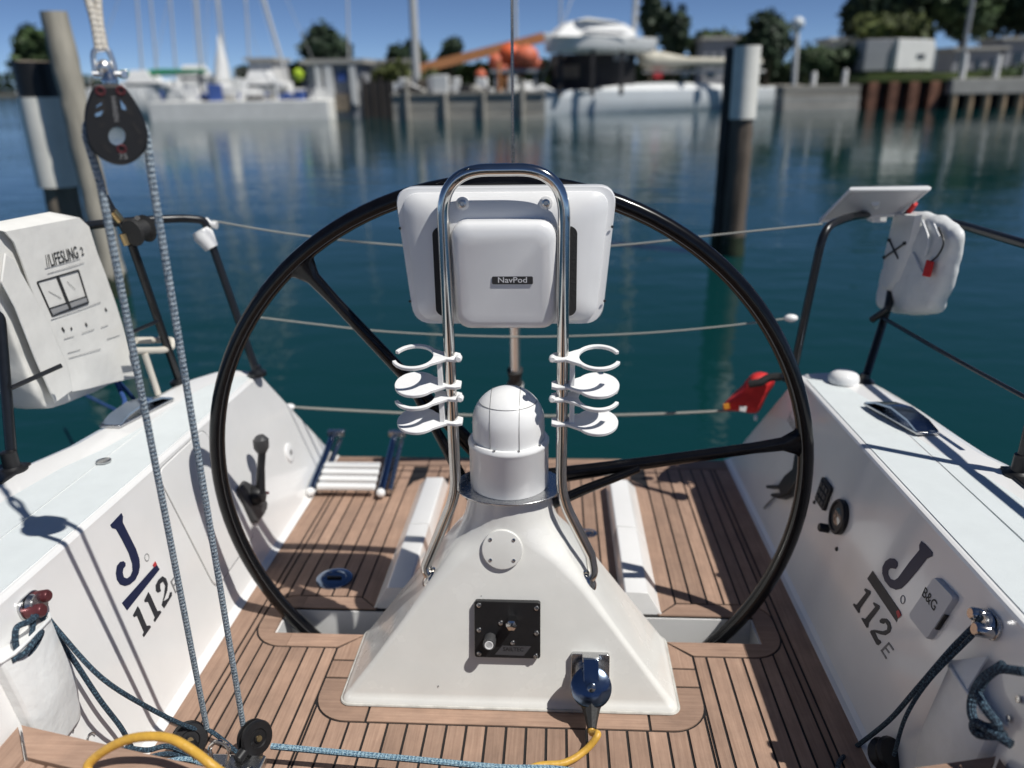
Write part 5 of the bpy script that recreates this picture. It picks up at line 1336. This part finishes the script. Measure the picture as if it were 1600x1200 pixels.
# clutter standing on the quays
def clutter(parent, px0, px1, py, y, n, seed):
    rn = random.Random(seed); cols = (HULLW, CONC, BLUEC, GREYW, WOODP, SIDING, TANB, DARKW, HULLW)
    for k in range(n):
        px = px0+(px1-px0)*(k+rn.uniform(0.1, 0.9))/n; w, h = rn.uniform(0.25, 1.0), rn.uniform(0.3, 1.1); c = wY(px, py, y+rn.uniform(0.3, 2.0))
        m_ = rn.choice(cols)
        if rn.random() < 0.6: part(MB().box((c.x, c.y, c.z+h/2-0.1), (w, 0.5, h), rn.uniform(-.4, .4)), 'dock_locker', m_, parent, bev=0.04)
        elif rn.random() < 0.5: part(MB().tube([c-V((0, 0, .1)), c+V((0, 0, h*1.6))], 0.07, n=6), 'dock_post', m_, parent)
        else: part(MB().tube([c+V((-w, 0, 0.15)), c+V((0, 0, 0.3)), c+V((w, 0, 0.15))], [0.05, 0.22, 0.05], n=8), 'fender', m_, parent)
clutter(bpy.data.objects['concrete_dock'], 300, 505, 158, yl, 22, 5)
clutter(bpy.data.objects['timber_bulkhead'], 620, 850, 147, yq, 22, 6)
# right side: low concrete quay, rusty sheet pile recess, decked pier
yr = D_at(1290, 173)
t = thing('stone_quay', 'grey stone quay right of the moored yacht', 'quay wall', V((px_x(1290, yr), yr, WATER)), boat=False)
x0, x1 = px_x(1225, yr), px_x(1345, yr)
for i in range(3):
    h = (pz(133, yr, 1290)-WATER+0.3)/3
    part(MB().box(((x0+x1)/2, yr+1+0.1*i, WATER-0.3+h*(i+0.5)), (x1-x0, 2.0, h*0.95)), 'course', CONC if i < 2 else WOODG, t, bev=0.03)
t = thing('sheet_pile_wall', 'rusty steel sheet pile wall below the white trailer', 'quay wall', V((px_x(1412, yr), yr, WATER)), boat=False)
x0, x1 = px_x(1342, yr), px_x(1486, yr)
for i in range(9):
    w = (x1-x0)/9; part(MB().box((x0+w*(i+0.5), yr+(0.5 if i % 2 else 1.0), (WATER-0.6+pz(128, yr, 1412))/2), (w*0.94, 0.5, pz(128, yr, 1412)-WATER+0.6)), 'sheet', RUSTP if i % 2 else plain('shaded_rust', (0.05, 0.028, 0.022), 0.85, var=0.3, vscale=2), t, bev=0.04)  # set-back sheets get their recess shade as a darker rust colour
part(MB().box(((x0+x1)/2, yr+1.6, pz(124, yr, 1412)), (x1-x0, 2.6, 0.22)), 'cap', GRASS, t)
t = thing('decked_pier', 'pale decked pier on short tan piles at the right edge', 'pier', V((px_x(1560, yr), yr, WATER)), boat=False)
x0, x1 = px_x(1482, yr), px_x(1690, yr)
part(MB().box(((x0+x1)/2, yr+1.5, (pz(146, yr, 1560)+pz(122, yr, 1560))/2), (x1-x0, 3.5, pz(122, yr, 1560)-pz(146, yr, 1560))), 'deck', CONC, t, bev=0.03)
for i in range(8):
    xx = x0+(x1-x0)*(i+0.3)/8; part(MB().tube([V((xx, yr, WATER-0.8)), V((xx, yr, pz(146, yr, 1560)))], 0.23, n=12), 'pile', TARP, t)
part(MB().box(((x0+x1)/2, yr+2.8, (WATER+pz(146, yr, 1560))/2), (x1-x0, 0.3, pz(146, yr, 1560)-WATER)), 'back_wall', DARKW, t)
for px, h in ((1318, 0.95), (1270, 0.8), (1552, 1.3), (1500, 1.4), (1600, 0.6)):
    b = V((px_x(px, yr+0.7), yr+0.9, pz(134 if px < 1400 else 122, yr, px))); solo(MB().tube([b-V((0, 0, .1)), b+V((0, 0, h*0.9)), b+V((0, 0, h))], [0.17, 0.15, 0.10], n=10), 'dock_post', SIDING, {1318: 'short white post at the right end of the stone quay', 1270: 'short white post in the middle of the stone quay', 1552: 'white post near the right frame edge', 1500: 'tall white post beside the trailer', 1600: 'low white post at the far right'}[px], 'post', 'white posts on the right quay', boat=False)

# ---- boats
def hull(mb, a, b, beam, zdeck, zkeel, bowh=0.25, fine=0.75, stern_w=0.75):
    a, b = V(a), V(b); d = (b-a); ln = d.length; d.normalize(); s_ = V((d.y, -d.x, 0))
    rings = []
    for i in range(15):
        t = i/14
        w = beam/2*min(1, stern_w+(1-stern_w)*t*2.2)*(1-max(0, (t-0.5)/0.5)**3.2*0.985)
        zd = zdeck+bowh*t**2
        c = a+d*ln*t
        ring = []
        for u, z in ((1, zd), (0.99, zd-0.3*(zd-zkeel)), (0.90, zd-0.75*(zd-zkeel)), (0.6, zkeel), (-0.6, zkeel), (-0.90, zd-0.75*(zd-zkeel)), (-0.99, zd-0.3*(zd-zkeel)), (-1, zd), (-0.93, zd+0.03), (0.93, zd+0.03)):
            ring.append(c+s_*u*w+V((0, 0, z))-d*(0.12*(zd-z) if t > 0.6 else -0.05*(z-zkeel)))
        rings.append(ring)
    mb.loft(rings); return mb
ya = D_at(850, 184)
A = wZ(842, 180, WATER); Bb = wZ(1256, 166, WATER)
yt = thing('moored_yacht', 'pale grey racing yacht with cream boom cover moored at the far bank', 'sailboat', V(((A.x+Bb.x)/2, (A.y+Bb.y)/2, WATER)), boat=False)
z_d = pz(146, ya, 900)
a_, b_ = V((Bb.x, Bb.y+1.5, 0)), V((A.x, A.y+0.9, 0))
part(hull(MB(), a_, b_, 2.2, z_d, WATER-0.35, bowh=0.12), 'hull', HULLG, yt)
dd = (b_-a_).normalized(); n_ = V((dd.y, -dd.x, 0))
def yp(px, py, yy): return wY(px, py, yy)
cab = []
ym = a_.y+(b_.y-a_.y)*0.55
mb = MB()
rr = []
for i in range(9):
    t = 0.25+0.55*i/8; c = a_+(b_-a_)*t; h = 0.42*math.sin(math.pi*min(1, 0.15+0.85*(1-i/8)))+0.05; w = 0.95*(1-0.5*(i/8)**2)
    rr.append([c+n_*w+V((0, 0, z_d)), c+n_*w*0.85+V((0, 0, z_d+h)), c-n_*w*0.85+V((0, 0, z_d+h)), c-n_*w+V((0, 0, z_d))])
part(mb.loft(rr), 'coachroof', HULLW, yt)
part(MB().obox(a_+(b_-a_)*0.5+V((0, 0, z_d+0.05)), (b_-a_)*0.40, n_*0.80, V((0, 0, 0.03))), 'deck', HULLW, yt)
mfoot = wY(986, 125, ym); mtop = wY(1012, -330, ym)
part(MB().tube([mfoot, mtop], 0.17, n=12), 'mast', ALU, yt)
bm = [wY(1000, 70, ym), wY(1012, 92, ym), wY(1040, 96, ym), wY(1090, 97, ym), wY(1150, 98, ym), wY(1190, 100, ym)]
part(MB().tube(smooth(bm, 4), [0.18]+[0.28+0.35*math.sin(math.pi*min(1, (i+2)/12)) for i in range(len(smooth(bm, 4))-2)]+[0.3], n=12), 'sail_cover', COVER, yt)
part(MB().tube([wY(1004, 112, ym), wY(1195, 112, ym)], 0.09, n=10), 'boom', ALU, yt)
for px in (1028, 1070, 1110): part(MB().box(tuple(wY(px, 118, ym-0.5)), (0.55, 0.3, 0.35)), 'hatch_cover', REDV if px == 1028 else WINDOW, yt)
part(MB().tube([mtop, b_+V((0, 0, z_d+0.2))], 0.03, n=6), 'forestay', ALU, yt)
def moored(px0, px1, py_w, py_d, label, mats, masts, D=None, cover=None, bow='right'):
    y = D_at((px0+px1)/2, py_w) if D is None else D
    t = thing('moored_sailboat', label, 'sailboat', V(((px_x(px0, y)+px_x(px1, y))/2, y, WATER)), 'boats moored at the left dock', boat=False)
    zd = pz(py_d, y, (px0+px1)/2)
    A, B = V((px_x(px0, y), y-0.8, 0)), V((px_x(px1, y), y+2.2, 0))
    if bow == 'left': A, B = B, A
    part(hull(MB(), A, B, 3.2, zd, WATER-0.3), 'hull', mats[0], t)
    c = A+(B-A)*0.45
    part(MB().box((c.x, y, zd+0.22), (abs(B.x-A.x)*0.4, 1.9, 0.5)), 'coachroof', HULLW, t, bev=0.12)
    part(MB().box((c.x, y-0.96, zd+0.24), (abs(B.x-A.x)*0.28, 0.05, 0.18)), 'window', WINDOW, t)
    for (ma, mbm, r) in masts:
        f = wY(*ma, y); g = wY(*mbm, y); part(MB().tube([f, f+(g-f)*3.2], r, n=8), 'mast', ALU, t)
    if cover:
        a, b, cm = cover; part(MB().tube([wY(*a, y-0.3), (wY(*a, y-0.3)+wY(*b, y-0.3))/2+V((0, 0, 0.05)), wY(*b, y-0.3)], [0.16, 0.22, 0.15], n=10), 'sail_cover', cm, t)
    for i in range(5):
        q = A+(B-A)*(0.12+0.17*i); part(MB().tube([V((q.x, y-1.72, zd-0.1)), V((q.x, y-1.74, zd-0.35)), V((q.x, y-1.72, zd-0.8))], [0.06, 0.13, 0.06], n=8), 'fender', BLUEC if i % 2 else HULLW, t)
    part(MB().loft([[V((c.x-1.3, y-0.9, zd+0.3)), V((c.x+0.7, y-0.9, zd+0.3)), V((c.x+0.7, y+0.9, zd+0.3)), V((c.x-1.3, y+0.9, zd+0.3))], [V((c.x-0.9, y-0.6, zd+1.15)), V((c.x+0.2, y-0.6, zd+1.15)), V((c.x+0.2, y+0.6, zd+1.15)), V((c.x-0.9, y+0.6, zd+1.15))]]), 'spray_hood', HULLW, t)
    part(MB().tube([V((A.x, y-1.2, zd+0.65)), V((B.x, y-0.6, zd+0.68))], 0.02, n=5), 'lifeline', ALU, t)
    for (ma, mbm, r_) in masts:
        f = wY(*ma, y); g = f+(wY(*mbm, y)-f)*3.0
        for e in (A+V((0, 0, zd)), B+V((0, 0, zd)), V((f.x+0.3, y-1.4, zd)), V((f.x-0.3, y+1.4, zd))): part(MB().tube([g, e], 0.02, n=4), 'stay', ALU, t)
        h = f+(g-f)*0.45; part(MB().tube([h-V((0.2, 1.0, 0)), h+V((0.2, 1.0, 0))], 0.04, n=5), 'spreader', ALU, t)
    for i in range(6):
        q = A+(B-A)*(0.06+0.16*i); part(MB().tube([V((q.x, y-1.2, zd)), V((q.x, y-1.2, zd+0.65))], 0.025, n=6), 'stanchion', ALU, t)
    return t
moored(150, 345, 186, 138, 'white sailboat with green boom cover at the left dock', (HULLW,), [((316, 130), (306, 0), 0.11)], cover=((188, 116), (322, 112), GREENC), D=yl+6.0)
moored(330, 495, 186, 140, 'white sailboat with a leaning mast at the left dock', (HULLW,), [((448, 120), (412, 0), 0.12)], D=yl+4.6, bow='left')
moored(250, 400, 186, 128, 'white sailboat with furled white headsail behind the left dock', (HULLW,), [((352, 120), (340, 0), 0.10)], D=yl+10.5)
t = thing('furled_sail', 'white furled sail standing on deck among the left masts', 'sail', wY(345, 120, yl+9.0), boat=False)
part(MB().tube([wY(348, 124, yl+9), wY(346, 100, yl+9), wY(344, 75, yl+9), wY(341, 55, yl+9)], [0.55, 0.45, 0.22, 0.06], n=12), 'cloth', HULLW, t)
for i, (px, py, dx) in enumerate(((222, 110, -8), (245, 110, -10), (275, 112, -9), (390, 110, -6), (545, 95, -2), (875, 60, 1))):
    b = wY(px, py, yl+16+i*2); c = wY(px+dx, 0, yl+16+i*2)
    solo(MB().tube([V((b.x, b.y, GROUND-0.2)), b, b+(c-b)*3], [0.09, 0.09, 0.06], n=8), 'mast', ALU, ('thin mast standing left of the green boom cover', 'thin mast above the green boom cover', 'thin mast right of the green boom cover', 'thin mast between the leaning mast and furled sail', 'thin mast behind the boat shed', 'thin mast beside the motor yacht')[i], 'mast', 'distant masts', boat=False)
b = wY(650, 106, yq+7); c = wY(645, 0, yq+7)
solo(MB().tube([V((b.x, b.y, GROUND-0.2)), b, b+(c-b)*4], [0.27, 0.26, 0.2], n=12), 'light_pole', ALU, 'thick pale pole standing behind the timber bulkhead', 'pole', boat=False)
b = wY(806, 60, yq+20)
solo(MB().tube([V((b.x, b.y, GROUND-0.2)), wY(804, 0, yq+20)+V((0, 0, 8))], 0.14, n=10), 'light_pole', ALU, 'pale pole behind the orange buoys', 'pole', boat=False)
b = wY(1500, 110, yr+8); c = wY(1520, 0, yr+8)
solo(MB().tube([V((b.x, b.y, GROUND-0.2)), b, b+(c-b)*3], [0.16, 0.16, 0.1], n=10), 'light_pole', GREYW, 'tall grey pole in front of the trees at right', 'pole', boat=False)
b = wY(1242, 125, yr+5); c = wY(1246, 45, yr+5)
t = thing('lamp_post', 'lamp post with round globe right of the white sleeved pile', 'lamp post', V((b.x, b.y, GROUND)), boat=False)
part(MB().tube([V((b.x, b.y, GROUND-0.2)), c], 0.16, n=10), 'post', SIDING, t)
part(MB().sphere(c+V((0, 0, 0.3)), 0.42, 14, 10), 'globe', plain('globe', (0.6, 0.65, 0.68), 0.3), t)
# crane arm, orange buoys, motor yacht on land
t = thing('crane_arm', 'tan crane arm slanting up behind the bulkhead', 'crane', wY(668, 112, yq+8), boat=False)
a, b = wY(655, 108, yq+8), wY(850, 58, yq+8)
part(MB().bar(a, b, 0.5, 0.55), 'arm', TANB, t); part(MB().bar(a-V((0, 0, 0.15)), V((a.x+1.0, a.y, GROUND-0.2)), 0.4, 0.4), 'leg', TANB, t)
part(MB().bar(wY(790, 76, yq+8), V((wY(790, 76, yq+8).x, yq+8.2, GROUND-0.1)), 0.3, 0.3, (0, 1, 0)), 'leg', TANB, t)
for px, py, r, lab in ((776, 96, 0.50, 'left upper orange buoy in the heap below the crane arm'), (797, 84, 0.58, 'topmost orange buoy in the heap below the crane arm'), (822, 88, 0.62, 'right upper orange buoy in the heap below the crane arm'), (812, 104, 0.55, 'front orange buoy in the heap below the crane arm'), (838, 100, 0.42, 'rightmost orange buoy in the heap'), (788, 108, 0.48, 'lower left orange buoy in the heap'), (752, 118, 0.36, 'small red-orange buoy left of the heap')):
    c = wY(px, py, yq+5+(px % 3)*0.4); t = thing('orange_buoy', lab, 'buoy', c-V((0, 0, r)), 'orange buoys', boat=False)
    rn = random.Random(px); sc3 = (rn.uniform(0.9, 1.25), 1, rn.uniform(0.8, 1.0))
    part(MB().sphere(c, r, 18, 12, sc3), 'float', ORANGE if px % 2 else plain('salmon_vinyl', (0.66, 0.16, 0.08), 0.55, var=0.2, vscale=2), t); part(MB().lathe([(r*0.22, 0), (r*0.2, r*0.25), (0, r*0.28)], c+V((0, 0, r*0.95)), (0.2, 0, 1), 10), 'eye', TANB, t)
mb = MB(); c = wY(806, 118, yq+5.4)
for dx in (-1.2, 0, 1.2): mb.box((c.x+dx, yq+5.4, (GROUND+c.z+0.3)/2), (0.15, 1.2, c.z+0.3-GROUND))
mb.box((c.x, yq+5.4, c.z+0.25), (3.0, 1.4, 0.2))
solo(mb, 'buoy_rack', GREYW, 'low grey rack holding the heap of orange buoys', 'rack', boat=False)
ymy = yq+6
t = thing('motor_yacht', 'white motor yacht propped up on land behind the moored yacht', 'motor yacht', V((px_x(925, ymy), ymy, GROUND)), boat=False)
zd = pz(58, ymy, 925)
part(hull(MB(), V((px_x(1000, ymy+4), ymy+4, 0)), V((px_x(850, ymy-1), ymy-1, 0)), 3.0, zd, pz(82, ymy, 925), bowh=0.2, stern_w=0.9), 'hull', HULLW, t)
rr = []
for u0, u1, py in ((868, 995, 58), (880, 990, 44), (895, 975, 34), (915, 960, 29)):
    xa, xb, z = px_x(u0, ymy), px_x(u1, ymy), pz(py, ymy, 925); k_ = (58-py)/29; rr.append([V((xa, ymy-2.0+k_*1.0, z)), V((xb, ymy+1.6+k_*0.6, z)), V((xb-0.6, ymy+3.4, z)), V((xa-0.6, ymy+0.6, z))])
part(MB().loft(rr), 'superstructure', HULLW, t)
part(MB().prism([V((px_x(x, ymy), ymy-1.55+(x-890)*0.027, pz(y, ymy, 925))) for x, y in ((905, 54), (980, 54), (970, 49), (912, 48))], (0, 0.04, 0)), 'window', GREYW, t)
for px in (875, 925, 970): part(MB().bar(V((px_x(px, ymy), ymy, pz(80, ymy, 925))), V((px_x(px, ymy), ymy, GROUND-0.1)), 0.25, 0.25, (0, 1, 0)), 'prop', DARKW, t)
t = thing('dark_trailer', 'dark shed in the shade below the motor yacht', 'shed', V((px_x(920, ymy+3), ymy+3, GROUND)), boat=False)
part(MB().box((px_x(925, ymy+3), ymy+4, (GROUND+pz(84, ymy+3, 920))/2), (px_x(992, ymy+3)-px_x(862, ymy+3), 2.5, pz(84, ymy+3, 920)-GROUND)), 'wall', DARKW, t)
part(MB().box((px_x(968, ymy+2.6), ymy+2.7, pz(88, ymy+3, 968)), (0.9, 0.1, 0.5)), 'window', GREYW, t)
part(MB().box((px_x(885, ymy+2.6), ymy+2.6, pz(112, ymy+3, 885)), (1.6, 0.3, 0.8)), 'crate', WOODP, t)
# houses and trailer at right
yh = yr+6
t = thing('white_trailer', 'white camping trailer behind the rusty wall', 'trailer', V((px_x(1415, yh), yh, GROUND)), boat=False)
x0, x1 = px_x(1392, yh), px_x(1484, yh)
z0, z1 = pz(110, yh, 1415), pz(60, yh, 1415)
part(MB().prism([V((x, yh+(x-x0)*0.75, z)) for x, z in ((x0, z0), (x1, z0), (x1, z0+(z1-z0)*0.55), (x1-0.5, z1), (x0, z1))], (-1.0, 1.6, 0)), 'body', SIDING, t, bev=0.05)
part(MB().box(((px_x(1345, yh)+x0)/2, yh+1.4, (z0+z1)/2), (x0-px_x(1345, yh), 2.2, z1-z0)), 'shaded_end', GREYW, t, bev=0.05)  # left end of the white trailer, its shade put into a grey colour
part(MB().box((px_x(1445, yh), yh+(px_x(1445, yh)-x0)*0.75-0.02, z0+(z1-z0)*0.45), (1.0, 0.06, 0.28), math.atan(0.75)), 'window', WINDOW, t)
part(MB().box((px_x(1422, yh), yh+0.1, z0-0.15), (1.2, 0.5, 0.4)), 'wheel_arch', DARKW, t)
for px in (1410, 1440): part(MB().lathe([(0.35, -0.1), (0.35, 0.1), (0.2, 0.12), (0, 0.12)], V((px_x(px, yh), yh+0.2, GROUND+0.33)), (0, -1, 0), 16), 'wheel', DARKW, t)
yhh = yr+22
for (u0, u1, p0, p1, mat, lab) in ((1290, 1352, 63, 78, SIDING, 'low pale roofed building left of the trailer'), (1552, 1680, 62, 112, GREYW, 'grey building at the right frame edge'), (1480, 1556, 78, 110, GREYW, 'low blue-grey building right of the trailer'), (1095, 1142, 62, 76, GREYW, 'grey roof behind the yacht boom'), (560, 640, 98, 120, CONC, 'flat pale building behind the boat shed'), (395, 430, 95, 122, HULLW, 'small white building left of the shed')):
    D = yhh if u0 > 1000 else yl+18
    t = thing('building', lab, 'building', V((px_x((u0+u1)/2, D), D, GROUND)), boat=False)
    x0, x1 = px_x(u0, D), px_x(u1, D); z1 = pz(p0, D, (u0+u1)/2)
    part(MB().box(((x0+x1)/2, D+2, (GROUND+z1)/2-0.1), (x1-x0, 4, z1-GROUND+0.2)), 'wall', mat, t)
    part(MB().box(((x0+x1)/2, D+2, z1+0.12), (x1-x0+0.6, 4.6, 0.24)), 'roof', CONC if mat is not SIDING else SIDING, t)
    for i in range(3):
        part(MB().box((x0+(x1-x0)*(0.2+0.3*i), D-0.02, GROUND+(z1-GROUND)*0.6), ((x1-x0)*0.12, 0.1, (z1-GROUND)*0.25)), 'window', WINDOW, t)

# ---- trees
def tree(px0, px1, py0, py1, D, mat, label, n=1500, leaf=0.28, name='tree', lobes=7, cat='tree', py_g=None):
    cx = px_x((px0+px1)/2, D, (py0+py1)/2); w = (px_x(px1, D)-px_x(px0, D))/2
    zt, zb = pz(py0, D, (px0+px1)/2), pz(py1, D, (px0+px1)/2); h = (zt-zb)/2; cz = (zt+zb)/2
    t = thing(name, label, cat, V((cx, D, GROUND)), 'trees and shrubs on the far bank', boat=False)
    rnd = random.Random(int(px0*7+py0))
    lob = [(V((rnd.uniform(-.55, .55)*w, rnd.uniform(-.6, .6)*w, rnd.uniform(-.55, .55)*h)), rnd.uniform(.40, .62)) for _ in range(lobes)]+[(V((0, 0, 0)), 0.6)]
    if cz-h*0.4 > GROUND+0.3:
        mb = MB(); mb.tube([V((cx, D, GROUND-0.2)), V((cx+0.05, D, (GROUND+cz)/2)), V((cx, D, cz+h*0.3))], [0.05*w+0.12, 0.04*w+0.1, 0.05], n=8)
        for c, r in lob[:4]: mb.tube([V((cx, D, cz-h*0.4)), V((cx, D, cz))+c], [0.025*w+0.06, 0.03], n=6)
        part(mb, 'trunk', BARK, t)
    vs = []; fs = []
    for k in range(n):
        c, r = rnd.choice(lob)
        d = V((rnd.gauss(0, 1), rnd.gauss(0, 1), rnd.gauss(0, 1))).normalized()
        rr = rnd.uniform(0.30, 1.05)**0.6*r*(1.35 if rnd.random() < 0.12 else 1.0)
        p = V((cx, D, cz))+c+V((d.x*w*rr, d.y*w*rr, d.z*h*rr*1.05))
        if p.z < GROUND: p.z = GROUND+rnd.uniform(0, 0.2)
        a = V((rnd.gauss(0, 1), rnd.gauss(0, 1), rnd.gauss(0, 1))).normalized(); b = a.cross(d+V((0.01, 0.02, 0.03)))
        if b.length < 1e-3: continue
        b.normalize(); s_ = leaf*rnd.uniform(0.6, 1.3); i = len(vs)
        vs += [p+a*s_, p+b*s_*0.6, p-a*s_, p-b*s_*0.6]; fs.append((i, i+1, i+2, i+3))
    part(MB().add(vs, fs), 'crown', mat, t, flat=True)
tree(460, 552, 28, 118, yl+26, LEAFD, 'large dark round tree above the left dock', 2600, 0.4)
tree(596, 640, 60, 110, yl+30, LEAFD, 'small dark tree left of the thick pole', 900, 0.35)
tree(624, 668, 58, 100, yl+34, LEAFD, 'small dark tree behind the thick pole', 900, 0.35)
tree(682, 724, 60, 118, yl+30, LEAFD, 'small dark tree right of the thick pole', 900, 0.35)
tree(578, 640, 88, 146, yl+5, LEAFL, 'olive shrub beside the boat lift bay', 1500, 0.22, name='shrub', cat='shrub')
tree(650, 706, 108, 146, yq+3, LEAFL, 'olive shrub on the bulkhead between white posts', 1500, 0.2, name='shrub', cat='shrub')
tree(15, 80, 45, 128, 140, LEAFM, 'hazy tree behind the black capped pile', 1200, 1.2)
tree(1000, 1036, -20, 100, yr+30, LEAFD, 'narrow dark tree right of the yacht mast', 1300, 0.4)
tree(1034, 1076, -6, 105, yr+26, LEAFD, 'second narrow dark tree right of the yacht mast', 1500, 0.4)
tree(1075, 1215, 44, 104, yr+28, LEAFM, 'long green hedge behind the white sleeved pile', 2400, 0.4, name='hedge', cat='hedge', lobes=12)
tree(1168, 1236, 14, 118, yr+24, LEAFD, 'dark round tree behind the white sleeved pile', 1900, 0.4)
tree(1240, 1360, 70, 126, yr+10, LEAFM, 'green bushes left of the trailer', 2200, 0.3, name='shrub', cat='shrub', lobes=10)
tree(1330, 1450, 22, 76, yr+20, LEAFL, 'olive tree above the trailer', 2600, 0.4, lobes=9)
tree(1325, 1400, -60, 60, yr+34, LEAFD, 'tall dark tree at the left of the right grove', 2400, 0.5)
tree(1390, 1480, -70, 70, yr+32, LEAFD, 'tall dark tree in the middle of the right grove', 2800, 0.5)
tree(1460, 1560, -60, 85, yr+28, LEAFM, 'broad tree behind the grey pole', 2800, 0.5)
tree(1540, 1660, -80, 90, yr+30, LEAFD, 'tall dark tree at the right frame edge', 2800, 0.5)
tree(1500, 1700, 100, 125, yr+5, LEAFM, 'low green bushes on the decked pier', 1200, 0.22, name='shrub', cat='shrub', lobes=12)
def woods(px0, px1, D, pyt, amp, n, sz, lab, mat, seed):
    rnd = random.Random(seed); vs = []; fs = []
    xa, xb = px_x(px0, D), px_x(px1, D)
    for k in range(n):
        u = rnd.random(); x = xa+(xb-xa)*u; px = px0+(px1-px0)*u
        top = pz(pyt+amp*(math.sin(px*0.021)+0.6*math.sin(px*0.057+1)+0.5*math.sin(px*0.13)), D, px)
        p = V((x, D+rnd.uniform(-2, 3), GROUND+(top-GROUND)*rnd.random()**0.7))
        a = V((rnd.gauss(0, 1), rnd.gauss(0, 1), rnd.gauss(0, 1))).normalized()*sz; b = a.cross(V((0.3, 0.5, 1))).normalized()*sz*0.75
        i = len(vs); vs += [p+a, p+b, p-a, p-b]; fs.append((i, i+1, i+2, i+3))
    return solo(MB().add(vs, fs), 'far_woods', mat, lab, 'woods', kind='stuff', boat=False, flat=True)
woods(380, 1000, 118, 104, 5, 7000, 0.8, 'low dark belt of trees behind the left and centre bank', LEAFM, 11)
woods(990, 1720, 112, 96, 7, 9000, 0.8, 'low dark belt of trees behind the right bank', LEAFD, 12)
gx0, gx1 = px_x(1346, yr+3), px_x(1720, yr+3)
slab('grass_bank', [(gx0, yr+2.6), (gx1, yr+2.6), (gx1, yr+16), (gx0, yr+16)], GROUND-0.3, pz(114, yr+4, 1420), GRASS)
for px, lab in ((-60, 'low wooded shore far off at the left edge'),):
    rnd = random.Random(3)
    vs = []; fs = []
    for k in range(5000):
        x = px_x(-700, 330)+rnd.random()*(px_x(170, 330)-px_x(-700, 330)); hgt = 4.0+2.5*math.sin(x*0.05)+rnd.uniform(0, 2); p = V((x, 330+rnd.uniform(-3, 6), GROUND+rnd.uniform(0, hgt)))
        a = V((rnd.gauss(0, 1), rnd.gauss(0, 1), rnd.gauss(0, 1))).normalized()*1.2; b = a.cross(V((0.3, 0.5, 1))).normalized()*0.9
        i = len(vs); vs += [p+a, p+b, p-a, p-b]; fs.append((i, i+1, i+2, i+3))
    o = solo(MB().add(vs, fs), 'far_woods', LEAFM, lab, 'woods', kind='stuff', boat=False, flat=True)
